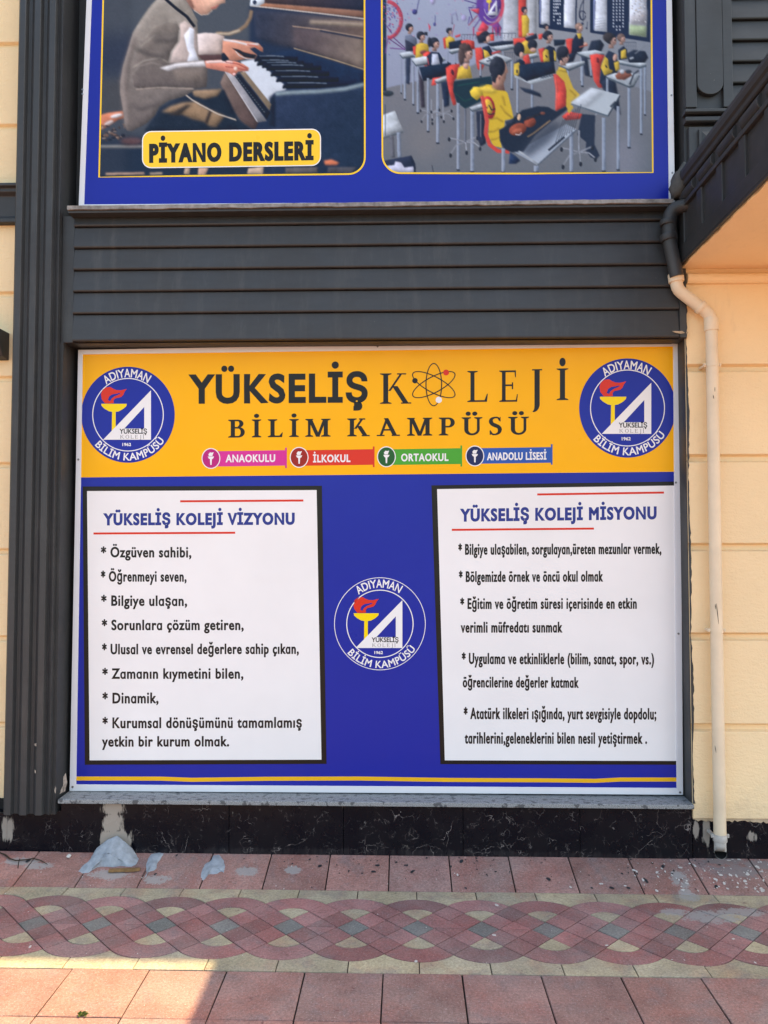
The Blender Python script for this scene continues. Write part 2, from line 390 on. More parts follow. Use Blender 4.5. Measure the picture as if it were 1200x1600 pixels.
# ------------------------------------------------------------------ the building
bld = thing('building', 'dark grey and cream rendered shop front with black marble plinth, behind both signs', 'building', (0, 0.2, 0))
OPX0, OPX1 = -1.785, 1.446                    # opening that holds the lower sign
SILLZ, BANDB, BANDT = 0.335, 2.693, 3.365
YS, YU = 0.13, 0.075                          # planes of the lower and the upper sign
ROOF = 7.0
# core walls, kept behind every visible face
cb = MB(); cb.box((-9, 0.24, 0.0), (9, 6, ROOF - 0.3)); cb.build('core_wall', M['plaster'], bld)
rf = MB(); rf.box((-9.2, -0.10, ROOF - 0.3), (9.2, 6.2, ROOF)); rf.build('roof', M['dark'], bld, bevel=0.01)
# plinth tiles
pl = MB()
for x0, x1 in zip([-1.765, -0.895, -0.31, 0.297, 0.885], [-0.895, -0.31, 0.297, 0.885, 1.447]):
    pl.box((x0 + 0.0012, 0.03, ZB - 0.05), (x1 - 0.0012, 0.10, SILLZ - 0.022))
pl.box((1.45, 0.034, ZB - 0.05), (2.02, 0.09, 0.262)); pl.box((2.023, 0.034, ZB - 0.05), (2.62, 0.09, 0.258))
pl.box((2.623, 0.034, ZB - 0.05), (9, 0.09, 0.26))
pl.box((-2.05, 0.045, ZB - 0.05), (-1.768, 0.10, 0.262)); pl.box((-9, 0.05, ZB - 0.05), (-2.052, 0.10, 0.25))
pl.build('plinth', M['marble'], bld, bevel=0.0015)
bk = MB(); bk.box((-9, 0.10, ZB - 0.05), (9, 0.235, 0.30)); bk.build('plinth_backing', M['near_black'], bld)
# lower sill
sl = MB(); sl.box((-1.768, 0.0, SILLZ - 0.022), (1.447, 0.232, SILLZ)); sl.build('window_sill', M['granite'], bld, bevel=0.003)
# dark recess behind lower sign: back + jambs + head
rc = MB()
rc.box((OPX0, 0.215, SILLZ), (OPX1, 0.238, BANDB + 0.02))
rc.box((-1.83, 0.012, 0.255), (OPX0, 0.236, BANDB))
rc.box((OPX1 - 0.002, 0.03, SILLZ), (OPX1 + 0.001, 0.236, BANDB)); rc.box((OPX1 + 0.0012, 0.060, SILLZ), (OPX1 + 0.05, 0.236, BANDB))
rc.build('opening_reveal', M['dark'], bld)
# bare plaster strip above the sign
ps = MB()
pts = []
xs = np.linspace(OPX0 + 0.02, OPX1 - 0.05, 90)
for x in xs: pts.append((x, BANDB - 0.003 - 0.006 * random.random() - (0.022 if random.random() < 0.05 else 0)))
ps.prism([(x, 0.172, z) for x, z in pts] + [(xs[-1], 0.172, BANDB - 0.09), (xs[0], 0.172, BANDB - 0.09)], (0, 0.035, 0)); ps.build('bare_plaster_strip', M['plaster'], bld)
# siding boards
def siding(mb, x0, x1, ztop, zbot, lines, y, lip=0.018):
    zs = [ztop] + lines + [zbot]
    for a, b in zip(zs[:-1], zs[1:]):
        mb.ext_x([(y + lip * 0.9, a), (y, b + 0.012), (y + 0.002, b + 0.006), (y + 0.006, b + 0.004), (y + lip + 0.012, b + 0.004), (y + 0.1, b), (y + 0.1, a)], x0, x1)
LN = [3.303, 3.188, 3.071, 2.955, 2.838]
sd = MB(); siding(sd, -1.735, 1.412, BANDT, BANDB, LN, 0.0); sd.build('siding', M['dark'], bld, bevel=0.0015)
tr = MB()
tr.box((-1.80, 0.014, BANDB + 0.0), (-1.736, 0.20, BANDT + 0.001)); tr.box((1.413, -0.004, BANDB), (1.447, 0.20, 3.05))
tr.box((-1.735, 0.030, BANDB - 0.002), (1.412, 0.21, BANDB - 0.0005))
tr.build('siding_trim', M['dark'], bld, bevel=0.002)
# upper sill
us = MB()
n_ = 70; xs = np.linspace(-1.748, 1.372, n_)
top = [(x, BANDT + 0.027 + random.uniform(-0.001, 0.001)) for x in xs]; bot = [(x, BANDT + 0.008 + random.uniform(-0.003, 0.002)) for x in xs]
us.prism([(x, -0.055, z) for x, z in top] + [(x, -0.055, z) for x, z in bot[::-1]], (0, 0.29, 0)); us.build('upper_sill', M['concrete'], bld)
uu = MB(); uu.box((-1.748, -0.045, BANDT - 0.008), (1.372, 0.2, BANDT + 0.0045)); uu.build('sill_bed', M['dark'], bld, bevel=0.002)
# left pilaster, three ridges
px0, px1 = -2.042, -1.802
prof = [(px0, 0.2), (px0, -0.012)]
w = (px1 - px0) / 3
for i in range(3):
    b = px0 + i * w
    prof += [(b + 0.014, -0.030), (b + 0.044, -0.030), (b + 0.052, -0.004), (b + w - 0.010, -0.004)]
prof[-1] = (px1, -0.022)
prof += [(px1, 0.2)]
pi = MB(); pi.ext_z(prof, 0.262, ROOF - 0.3); pi.build('pilaster', M['dark'], bld, bevel=0.003)
# cream walls with horizontal channels (channels given as centre heights)
def grooved(mb, x0, x1, z0, z1, cents, y, depth=0.030, hw=0.021):
    pr = [(y + 0.2, z0), (y, z0)]
    for c in sorted(cents):
        pr += [(y, c - hw), (y + depth, c - hw + 0.008), (y + depth, c + hw - 0.010), (y, c + hw)]
    pr += [(y, z1), (y + 0.2, z1)]
    mb.ext_x(pr, x0, x1)
SOF = 3.066
rg = [float(onY(1100, y, 0.02).z) for y in (575, 716, 855, 995, 1137)]
cw = MB(); grooved(cw, 1.4475, 9, 0.262, SOF, rg, 0.02); cwr = cw.build('cream_wall', M['cream'], bld, bevel=0.003)
cwr['label'] = 'cream rendered wall behind the drainpipe'
lg = [float(onY(15, y, 0.12).z) for y in (70, 198, 460, 592, 727, 862, 998, 1133)]
cw = MB(); grooved(cw, -9, -2.043, 0.25, ROOF - 0.3, lg, 0.12, depth=0.02, hw=0.017); cwl = cw.build('cream_wall', M['cream'], bld, bevel=0.003)
cwl['label'] = 'cream rendered wall left of the fluted pilaster'
# dark string course on the left wall
zt, zb = float(onY(15, 292, 0.1).z), float(onY(15, 350, 0.1).z)
st = MB(); st.ext_x([(0.13, zb), (0.075, zb), (0.075, zb + 0.02), (0.095, zb + 0.04), (0.095, zt - 0.055), (0.07, zt - 0.04), (0.07, zt - 0.022), (0.05, zt - 0.015), (0.05, zt), (0.13, zt)], -9, -2.044)
st.build('string_course', M['dark'], bld, bevel=0.003)
# small dark corbel at the picture's left edge
zc = float(onY(4, 515, 0.05).z)
co = MB(); co.ext_x([(0.13, zc), (-0.02, zc), (-0.02, zc - 0.03), (0.01, zc - 0.05), (0.03, zc - 0.10), (0.06, zc - 0.14), (0.13, zc - 0.15)], -2.30, float(onY(-4, 530, 0.0).x))
co.build('corbel', M['dark'], bld, bevel=0.004)
# wall above and around the upper sign
UX0, UX1 = -1.80, 1.455
uw = MB(); uw.box((UX0, 0.17, BANDT + 0.03), (UX1, 0.238, ROOF - 0.3)); uw.build('upper_wall', M['dark'], bld)
# upper right pilaster with round-ended raised panel
up = MB()
P0, P1 = float(onY(1069, 60, 0.0).x), float(onY(1144, 60, 0.0).x)
zf = float(onY(1100, 168, 0.0).z)
i0, i1 = float(onY(1087, 60, 0.0).x), float(onY(1128.5, 60, 0.0).x)
up.box((P0, 0.02, SOF + 0.1), (P1, 0.22, ROOF - 0.3))
up.box((P0 + 0.001, -0.004, zf), (i0, 0.021, ROOF - 0.31)); up.box((i1, -0.004, zf), (P1 - 0.001, 0.021, ROOF - 0.31))
up.build('upper_pilaster', M['dark'], bld, bevel=0.003)
rp = MB(); cx, rr = (i0 + i1) / 2, (i1 - i0) / 2 - 0.002; zc2 = float(onY(1108, 131, 0.0).z)
rp.prism([(cx + rr * math.cos(R(t)), -0.008, zc2 + 0.9 * rr * math.sin(R(t))) for t in range(180, 361, 9)] + [(cx + rr, -0.008, ROOF - 0.32), (cx - rr, -0.008, ROOF - 0.32)], (0, 0.03, 0))
rp.build('rounded_panel', M['dark'], bld, bevel=0.003)
mo = MB()
za, zb2, zc3, zd = [float(onY(1100, y, -0.03).z) for y in (169, 176, 180, 188)]
mo.ext_x([(0.02, zb2), (-0.022, zb2), (-0.032, zb2 + 0.006), (-0.032, za - 0.004), (-0.026, za), (0.02, za)], P0 - 0.012, P1 + 0.012)
mo.ext_x([(0.02, zd), (-0.012, zd), (-0.020, zd + 0.006), (-0.020, zc3), (0.02, zc3)], P0 - 0.006, P1 + 0.006)
mo.build('capital_moulding', M['dark'], bld, bevel=0.002)
bl = MB()
b0, b1 = float(onY(1076, 215, 0.0).x), float(onY(1140, 215, 0.0).x); bz1 = zd - 0.02; bz0 = bz1 - 0.26
bl.box((b0, -0.006, bz0), (b1, 0.021, bz1))
c0, c1 = b0 + 0.045, b1 - 0.03; z0_, z1_ = bz1 - 0.20, bz1 - 0.02
bl.box((c0, -0.022, z0_), (c1, -0.005, z1_))
cxm, czm = (c0 + c1) / 2, (z0_ + z1_) / 2
q = [(c0 + .012, -0.0215, z0_ + .012), (c1 - .012, -0.0215, z0_ + .012), (c1 - .012, -0.0215, z1_ - .012), (c0 + .012, -0.0215, z1_ - .012), (cxm, -0.050, czm)]
bl.add(q, [(0, 1, 4), (1, 2, 4), (2, 3, 4), (3, 0, 4)]); bl.build('pyramid_block', M['dark'], bld, bevel=0.002)
# siding right of that pilaster
zz = [float(onY(1170, y, 0.03).z) for y in (30, 63, 96.5, 130, 164, 198)]
step = (zz[0] - zz[-1]) / 5
lines = []; z = zz[0]
while z < ROOF - 0.4: z += step; lines.insert(0, z)
lines = lines[1:] + zz + [zz[-1] - step * (k + 1) for k in range(2)]
s2 = MB(); siding(s2, P1 + 0.001, 9, lines[0] + step, lines[-1] - step, lines, 0.03); us2 = s2.build('siding', M['dark'], bld, bevel=0.0015)
us2['label'] = 'dark siding above the balcony'

# balcony on the right
bal = MB(); BX, BY = 1.411, -1.15; BZ0, BZ1 = SOF, 3.53
bal.box((BX + 0.013, BY + 0.030, BZ0 + 0.03), (6.0, 0.03, BZ1 - 0.01))
balc = bal.build('balcony', M['dark'], bld, bevel=0.002)
bd = MB()
def side(y0, y1, z0, z1, out0, out1):         # block on the balcony's left face
    bd.box((BX - out1, y0, z0), (BX + 0.032 - out0, y1, z1))
side(BY, 0.015, BZ0 + 0.006, 3.150, 0, 0.004); side(BY, 0.015, 3.335, 3.358, 0, 0.006)
sp = 0.232; y = -0.02; k = 0
dn = MB(); 
while y > BY:
    ya = y - 0.062
    bd.box((BX, max(ya, BY), 3.1502), (BX + 0.032, y, 3.3348))
    y -= sp
bd.box((BX - 0.004, BY + 0.001, BZ0 + 0.006), (6.0, BY + 0.02, 3.15)); bd.box((BX, BY + 0.001, 3.335), (6.0, BY + 0.02, 3.358))
bd.build('balcony_panelling', M['dark'], balc, bevel=0.003)
cy = MB()
prof = [(BX + 0.02, 3.44), (BX + 0.004, 3.44), (BX - 0.002, 3.446), (BX - 0.002, 3.466), (BX - 0.012, 3.474), (BX - 0.017, 3.498), (BX - 0.014, 3.520), (BX - 0.004, 3.53), (BX + 0.02, 3.532)]
cy.ext_y(prof, BY - 0.03, -0.03); cy.build('balcony_cornice', M['dark'], balc, bevel=0.002)
y = -0.045
while y > BY + 0.15:
    d = MB(); yy0, yy1 = y - 0.165, y
    pts = []
    for t in range(0, 181, 15): pts.append((BX + 0.026 - 0.034 * math.sin(R(t)), 0, 3.400 - 0.036 * math.cos(R(t))))
    d.prism([(p[0], yy0, p[2]) for p in pts] + [(BX + 0.035, yy0, 3.436), (BX + 0.035, yy0, 3.364)], (0, yy1 - yy0, 0))
    d.build('dentil', M['dark'], balc, bevel=0.003); y -= sp
sf = MB(); n_ = 160; ys = np.linspace(BY + 0.02, 0.019, n_)
edge = [(BX + 0.014 + random.uniform(0, 0.003) + 0.004 * math.sin(yy * 31) * math.sin(yy * 17), yy) for yy in ys]
sf.prism([(x, yy, SOF - 0.012) for x, yy in edge] + [(6.0, 0.019, SOF - 0.012), (6.0, BY + 0.02, SOF - 0.012)], (0, 0, 0.035))
sf.build('soffit', M['cream'], balc)
lp = MB(); lp.box((BX - 0.003, BY, BZ0 - 0.005), (BX + 0.012, 0.0195, BZ0 + 0.0055)); lp.build('soffit_edge', M['dark'], balc)
cm = MB()
zt2, zb3 = float(onY(1150, 424, -0.02).z), float(onY(1150, 440, -0.02).z)
cm.ext_x([(0.021, zb3), (-0.004, zb3), (-0.016, zb3 + 0.010), (-0.020, (zb3 + zt2) / 2), (-0.016, zt2 - 0.012), (-0.002, zt2), (0.021, zt2)], 1.452, 6.0)
cm.build('ceiling_moulding', M['cream'], bld, bevel=0.003)
# lumpy plaster corner where balcony, sill and sign meet
lump = bmesh.new(); bmesh.ops.create_icosphere(lump, subdivisions=3, radius=1)
c_ = onY(1062, 290, 0.0)
lm = MB(); vs = []
for v in lump.verts:
    f = 1 + 0.22 * math.sin(v.co.x * 5 + 1) * math.cos(v.co.z * 6) + random.uniform(-0.04, 0.04)
    vs.append((c_.x + v.co.x * 0.060 * f, -0.035 + v.co.y * 0.06, c_.z + v.co.z * 0.085 * f + v.co.x * 0.03))
lm.add(vs, [[v.index for v in f.verts] for f in lump.faces], 0, True); lump.free()
lm.build('corner_patch', m_plain('patched_mortar', (0.060, 0.062, 0.060, 1), 0.85, 0.25, 0.3, 20, 0.8, 50), bld)
# ragged paint edge along the cream wall
rg_ = MB(); zs = np.linspace(SILLZ + 0.0, 2.9, 120)
e = [(1.4555 + 0.004 * math.sin(z * 9) + random.uniform(-0.003, 0.004), z) for z in zs]
rg_.poly([(1.4465, 0.0185, z) for z in zs[::-1]] + [(x, 0.0185, z) for x, z in e]); rg_.build('ragged_paint_edge', M['dark'], bld)
# rough lower rim of the render above the marble
rr_ = MB(); xs = np.linspace(1.449, 2.6, 90)
lo = [(x, 0.254 - 0.010 * abs(math.sin(x * 13)) + random.uniform(-0.006, 0.006)) for x in xs]
rr_.prism([(x, 0.026, z) for x, z in lo] + [(2.6, 0.026, 0.30), (1.449, 0.026, 0.30)], (0, 0.02, 0)); rr_.build('render_rim', M['concrete'] if False else M['plaster'], bld)
# ------------------------------------------------------------------ printing on the signs
LAY = 0.00035
class Print(MB):
    """flat printed shapes, given by their outline in photograph pixels and laid on a sign's plane"""
    def __init__(s, plane): super().__init__(); s.plane = plane
    def pt(s, x, y, lay): return onY(x, y, s.plane - lay * LAY)
    def px(s, pts, lay=1, m=0):
        s.poly([s.pt(x, y, lay) for x, y in pts], m)
    def ring(s, outer, inner, lay=1, m=0):
        n = len(outer); a = [s.pt(x, y, lay) for x, y in outer]; b = [s.pt(x, y, lay) for x, y in inner]
        s.add(a + b, [[i, (i+1) % n, n + (i+1) % n, n + i] for i in range(n)], m)
    def line(s, pts, w, lay=1, m=0):
        """open stroke of width w (number or one per point)"""
        n = len(pts); ws = w if isinstance(w, (list, tuple)) else [w] * n
        L, Q = [], []
        for i in range(n):
            a, b = pts[max(i-1, 0)], pts[min(i+1, n-1)]
            dx, dy = b[0] - a[0], b[1] - a[1]; d = math.hypot(dx, dy) or 1
            nx, ny = -dy / d * ws[i] / 2, dx / d * ws[i] / 2
            L.append(s.pt(pts[i][0] + nx, pts[i][1] + ny, lay)); Q.append(s.pt(pts[i][0] - nx, pts[i][1] - ny, lay))
        s.add(L + Q, [[i, i+1, n+i+1, n+i] for i in range(n-1)], m)
def circ(cx, cy, rx, ry=None, n=64, clipx=None):
    ry = ry or rx
    p = [(cx + rx * math.cos(2*math.pi*k/n), cy + ry * math.sin(2*math.pi*k/n)) for k in range(n)]
    if clipx: p = [(min(max(x, clipx[0]), clipx[1]), y) for x, y in p]
    return p
_gl = {}
def glyph(ch):
    """one character of the built-in font: vertices, faces, outline loops and advance, in font units"""
    if ch in _gl: return _gl[ch]
    def run(text):
        c = bpy.data.curves.new('t', 'FONT'); c.body = text; c.size = 1; c.resolution_u = 4
        o = bpy.data.objects.new('t', c); COL.objects.link(o); bpy.context.view_layer.update()
        me = o.evaluated_get(bpy.context.evaluated_depsgraph_get()).to_mesh()
        V = [(v.co.x, v.co.y) for v in me.vertices]; Fc = [list(p.vertices) for p in me.polygons]
        o.to_mesh_clear(); bpy.data.objects.remove(o); bpy.data.curves.remove(c)
        return V, Fc
    src = '\u0251' if ch == 'a' else ch
    adv = max(v[0] for v in run('H' + src + 'H')[0]) - max(v[0] for v in run('HH')[0])
    if ch == ' ': _gl[ch] = ([], [], [], adv); return _gl[ch]
    V, Fc = run(src)
    key = {}; rm = []                             # weld doubled points so that outlines close
    W_ = []
    for x, y in V:
        q = (round(x, 5), round(y, 5))
        if q not in key: key[q] = len(W_); W_.append((x, y))
        rm.append(key[q])
    Fc = [[rm[i] for i in f] for f in Fc]; Fc = [f for f in Fc if len(set(f)) == len(f)]; V = W_
    if ch == 'a':                                 # bring the fallback face's letter to this face's x-height
        o_ = glyph('o')[0]; h = max(v[1] for v in o_) - min(v[1] for v in o_); h2 = max(v[1] for v in V) - min(v[1] for v in V)
        k_ = h / h2; y0 = min(v[1] for v in V); V = [(x * k_, (y - y0) * k_ + min(v[1] for v in o_)) for x, y in V]; adv *= k_
    for f in Fc:
        ar = sum(V[f[i-1]][0]*V[f[i]][1] - V[f[i]][0]*V[f[i-1]][1] for i in range(len(f)))
        if ar < 0: f.reverse()
    E = set()
    for f in Fc:
        for i in range(len(f)): E.add((f[i-1], f[i]))
    nx = {a: b for a, b in E if (b, a) not in E}
    loops = []
    while nx:
        a0 = next(iter(nx)); lp = [a0]; b = nx.pop(a0)
        while b != a0 and b in nx: lp.append(b); b = nx.pop(b)
        if len(lp) > 2: loops.append(lp)
    _gl[ch] = (V, Fc, loops, adv); return _gl[ch]
def cap_h():
    v = glyph('H')[0]; return max(p[1] for p in v)
def set_text(text, track=0.0):
    """characters laid out on a line: list of (x, char) and the inked extent"""
    x = 0; out = []
    for ch in text:
        out.append((x, ch)); x += glyph(ch)[3] + track
    V0 = [(o + p[0]) for o, ch in out for p in glyph(ch)[0]]
    return out, min(V0), max(V0)
def put_text(pr, text, fn, bold, lay, m, track=0.0):
    """fn maps (u 0..1, v in cap heights) to photograph pixels; bold = growth of the outline in pixels"""
    out, x0, x1 = set_text(text, track); h = cap_h()
    pv = fn(0, 0)[1] - fn(0, 1)[1]; qx = math.hypot(fn(1, 0)[0]-fn(0, 0)[0], fn(1, 0)[1]-fn(0, 0)[1]) / (x1 - x0)
    if bold > 0.3:                                # room for the heavier outline
        out, x0, x1 = set_text(text, track + 1.7 * bold / qx)
    lift = abs(1.5 * bold / pv) if bold > 0.3 else 0; xh = max(v[1] for v in glyph('x')[0]) / h
    for o, ch in out:
        V, Fc, loops, _ = glyph(ch)
        if not V: continue
        up = set()
        if ch in 'İÜÖŞĞÇüöğij':
            thr = (1.03 if ch.isupper() else xh * 1.06) * h
            for lp in loops:
                if min(V[i][1] for i in lp) > thr: up |= set(lp)
        P = [fn((o + x - x0) / (x1 - x0), y / h + (lift if i in up else 0)) for i, (x, y) in enumerate(V)]
        pr.add([pr.pt(x, y, lay) for x, y in P], Fc, m)
        if bold <= 0: continue
        for lp in loops:
            Q = [P[i] for i in lp]; Q = [q for i, q in enumerate(Q) if math.hypot(q[0]-Q[i-1][0], q[1]-Q[i-1][1]) > 1e-4]; n = len(Q)
            if n < 3: continue
            off = []
            for i in range(n):
                a, b, c = Q[i-1], Q[i], Q[(i+1) % n]
                e1 = Vector((b[0]-a[0], b[1]-a[1])).normalized(); e2 = Vector((c[0]-b[0], c[1]-b[1])).normalized()
                n1 = Vector((-e1.y, e1.x)); n2 = Vector((-e2.y, e2.x)); mt = (n1 + n2) / max(0.45, 1 + n1.dot(n2))   # pixels run downward, so this points out of the ink
                off.append((b[0] + mt.x*bold, b[1] + mt.y*bold))
            # grow both ways a little so that band and fill overlap
            pr.add([pr.pt(x, y, lay + 0.07) for x, y in Q] + [pr.pt(x, y, lay + 0.07) for x, y in off], [[i, (i+1) % n, n+(i+1) % n, n+i] for i in range(n)], m)
def text_px(pr, text, p0, p1, cap, bold=0.6, lay=2, m=0, track=0.0):
    """set text so that it runs from baseline point p0 to p1 (photograph pixels) with the given cap height"""
    L = math.hypot(p1[0]-p0[0], p1[1]-p0[1]); e = bold / L
    put_text(pr, text, lambda u, v: (p0[0] + (p1[0]-p0[0]) * (e + u*(1-2*e)), p0[1] + (p1[1]-p0[1])*u - bold - v*(cap - 2*bold)), bold, lay, m, track)
def text_arc(pr, text, c, r0, cap, a0, a1, top=True, bold=0.4, lay=3, m=0, ry=1.0):
    """text along a circle of baseline radius r0, from angle a0 to a1 in degrees (0 = right, 90 = up)"""
    def fn(u, v):
        t = R(a0 + (a1-a0)*u); r = r0 + (1 if top else -1) * v * cap
        return (c[0] + r*math.cos(t), c[1] - r*ry*math.sin(t))
    put_text(pr, text, fn, bold, lay, m, 0.02)

# serif capitals, drawn as overlapping strokes in a 100-unit cap height
def serif_glyph(ch, T, t, sf, ov):
    P = []
    def rect(x0, y0, x1, y1): P.append([(x0, y0), (x1, y0), (x1, y1), (x0, y1)])
    def stem(x, w=T, y0=0, y1=100, top=True, bot=True, l=ov, r=ov):
        rect(x, y0, x + w, y1)
        if top: P.append([(x - l, y1), (x + w + r, y1), (x + w + r, y1 - sf * .7), (x + w, y1 - sf * 1.6), (x, y1 - sf * 1.6), (x - l, y1 - sf * .7)])
        if bot: P.append([(x - l, y0), (x - l, y0 + sf * .7), (x, y0 + sf * 1.6), (x + w, y0 + sf * 1.6), (x + w + r, y0 + sf * .7), (x + w + r, y0)])
    def band(cx, cy, rx, ry, a0, a1, wx, wy, n=14):
        for k in range(n):
            q = []
            for a, o in ((a0 + (a1 - a0) * k / n, 0), (a0 + (a1 - a0) * (k + 1) / n, 0), (a0 + (a1 - a0) * (k + 1) / n, 1), (a0 + (a1 - a0) * k / n, 1)):
                c, s = math.cos(R(a)), math.sin(R(a))
                q.append((cx + (rx - o * wx) * c, cy + (ry - o * wy) * s))
            P.append(q)
    def diag(x0, y0, x1, y1, w): P.append([(x0, y0), (x0 + w, y0), (x1 + w, y1), (x1, y1)])
    if ch in 'Iİ': stem(ov); w = T + 2 * ov
    elif ch == 'L': stem(ov); rect(ov + T, 0, ov + 52, t); P.append([(ov + 52 - t, 0), (ov + 53, 0), (ov + 56, 26), (ov + 53, 26), (ov + 52 - t * 1.2, t)]); w = ov + 56
    elif ch == 'E':
        stem(ov)
        for y0, y1, x, up in ((0, t, 54, 1), (100 - t, 100, 50, -1), (50, 50 + t, 40, 0)):
            rect(ov + T, y0, ov + x, y1)
            if up == 1: P.append([(ov + x - t, 0), (ov + x, 0), (ov + x + 3, 24), (ov + x, 24)])
            if up == -1: P.append([(ov + x - t, 100), (ov + x, 100), (ov + x, 78), (ov + x - 3, 78)])
            if up == 0: rect(ov + x - t * .8, 40, ov + x, 62)
        w = ov + 58
    elif ch == 'K':
        stem(ov); diag(ov + T, 42, ov + 52, 100, t * 1.3); diag(ov + 62, 0, ov + T + 12, 58, T * 1.1)
        rect(ov + 42, 100 - sf, ov + 70, 100); rect(ov + 54, 0, ov + 66 + T * 1.3, sf); w = ov + 68 + T * 1.3
    elif ch == 'J':
        x = 22; rect(x, -8, x + T, 100); rect(x - ov, 100 - sf, x + T + ov, 100)
        band(x + T - 26, -8, 26, 26, 0, -100, T, t); w = x + T + ov
    elif ch == 'B':
        stem(ov, r=0); rect(ov + T, 100 - t, ov + 32, 100); rect(ov + T, 50, ov + 34, 50 + t); rect(ov + T, 0, ov + 34, t)
        band(ov + 32, 75 + t / 4, 26, 25 - t / 4 + 0.01, 90, -90, T, t); band(ov + 34, 25 + t / 2, 30, 25 + t / 2, 90, -90, T, t); w = ov + 66
    elif ch == 'P':
        stem(ov, r=ov); rect(ov + T, 100 - t, ov + 32, 100); rect(ov + T, 44, ov + 32, 44 + t); band(ov + 32, 72, 29, 28, 90, -90, T, t); w = ov + 62
    elif ch in 'UÜ':
        stem(ov, T, 32, 100, bot=False); stem(ov + 58, t * 1.4, 32, 100, bot=False)
        cx = ov + (58 + t * 1.4) / 2; rx = (58 + t * 1.4) / 2
        n = 18
        for k in range(n):
            q = []
            for a, o in ((180 + 180 * k / n, 0), (180 + 180 * (k + 1) / n, 0), (180 + 180 * (k + 1) / n, 1), (180 + 180 * k / n, 1)):
                c, s = math.cos(R(a)), math.sin(R(a)); wx = T if c < 0 else t * 1.4
                q.append((cx + (rx - o * wx) * c, 32 + (33 - o * (t + 2)) * s))
            P.append(q)
        w = 2 * ov + 58 + t * 1.4
    elif ch == 'M':
        stem(ov, t * 1.3, l=ov, r=ov); stem(ov + 72, T, r=ov)
        diag(ov + 37, 0, ov, 100, T * .95); diag(ov + 39, 0, ov + 70, 100, t * 1.5); w = 2 * ov + 72 + T
    elif ch == 'A':
        diag(ov, 0, 34 + ov - 4, 100, t * 1.3); diag(ov + 66 - T * .2, 0, ov + 34 - T * .7, 100, T * 1.05); rect(ov + 14, 30, ov + 56, 30 + t)
        rect(0, 0, 2 * ov + t * 1.3, sf); rect(ov + 56, 0, ov + 70 + T + ov * .4, sf); w = ov * 1.6 + 70 + T
    elif ch == 'S':
        C = [(50, 80), (42, 95), (28, 97), (13, 90), (9, 76), (15, 62), (29, 53), (43, 45), (50, 30), (45, 12), (30, 3), (15, 5), (6, 20)]
        Wd = [t, t, t, T * .75, T, T, T * 1.1, T, T, T * .75, t, t, t]
        pts = []
        for i in range(len(C) - 1):
            p0, p1, p2, p3 = C[max(i-1, 0)], C[i], C[i+1], C[min(i+2, len(C)-1)]
            for s_ in np.linspace(0, 1, 4, endpoint=False):
                f = lambda a, b, c, d: 0.5 * ((2*b) + (-a+c)*s_ + (2*a-5*b+4*c-d)*s_*s_ + (-a+3*b-3*c+d)*s_**3)
                pts.append((f(p0[0], p1[0], p2[0], p3[0]), f(p0[1], p1[1], p2[1], p3[1]), Wd[i] + (Wd[i+1] - Wd[i]) * s_))
        pts.append((*C[-1], t))
        L, Q = [], []
        for i, (x, y, w_) in enumerate(pts):
            a, b = pts[max(i-1, 0)], pts[min(i+1, len(pts)-1)]; dx, dy = b[0]-a[0], b[1]-a[1]; d = math.hypot(dx, dy)
            L.append((x - dy/d*w_/2, y + dx/d*w_/2)); Q.append((x + dy/d*w_/2, y - dx/d*w_/2))
        for i in range(len(pts)-1): P.append([L[i], L[i+1], Q[i+1], Q[i]])
        P.append([(49, 100), (53, 100), (53, 74), (49, 76)]); P.append([(4, 0), (8, 0), (8, 26), (4, 28)]); w = 58
    elif ch == 'O': band(38, 50, 38, 52, 0, 360, T, t, 36); w = 76
    else: w = 40
    dots = []
    if ch == 'İ': dots = [(T / 2 + ov, 120)]
    if ch == 'Ü': dots = [(ov + 18, 120), (ov + 48, 120)]
    for cx, cy in dots:
        r = max(T * .62, 8.5); P.append([(cx + r * math.cos(R(a)), cy + r * math.sin(R(a))) for a in range(0, 360, 24)])
    return P, w
def serif_px(pr, text, p0, p1, cap, T, t, sf, ov, gap, lay=2, m=0, each=None):
    x = 0; out = []
    for ch in text:
        if ch == ' ': x += 46; continue
        P, w = serif_glyph(ch, T, t, sf, ov); out.append((x, P)); x += w + gap
    x -= gap
    for ox, P in out:
        if each: pr = Print(each[0])
        for j, poly in enumerate(P):
            pts = []
            for px_, py_ in poly:
                u = (ox + px_) / x
                pts.append((p0[0] + (p1[0]-p0[0])*u, p0[1] + (p1[1]-p0[1])*u - py_ / 100 * cap))
            pr.px(pts, lay + 0.12 * (j % 9), m)
        if each: pr.build(each[1], each[2], each[3])

# ------------------------------------------------------------------ lower sign
def mids(a, b, n): return [(a[0] + (b[0]-a[0])*k/n, a[1] + (b[1]-a[1])*k/n) for k in range(n+1)]
TL, TR, BR, BL = (122, 546.5), (1062, 530.5), (1067.5, 1242), (108.5, 1236)
iTL, iTR, iBR, iBL = (129, 553.5), (1052, 541), (1057.5, 1231.5), (118.5, 1226)
base = onY(590, 1240, YS); base.z = SILLZ
low = thing('school_sign', 'large lower sign with yellow header and two white text panels on blue', 'sign', base)
def frame(plane, proud, outer, inner, parent, mat):
    mb = MB()
    for i in range(4):
        j = (i + 1) % 4
        mb.prism([onY(*outer[i], plane - proud), onY(*outer[j], plane - proud), onY(*inner[j], plane - proud), onY(*inner[i], plane - proud)], (0, proud + 0.03, 0))
    return mb.build('frame', mat, parent, bevel=0.0012)
fr = frame(YS, 0.006, [TL, TR, BR, BL], [iTL, iTR, iBR, iBL], low, M['alu'])
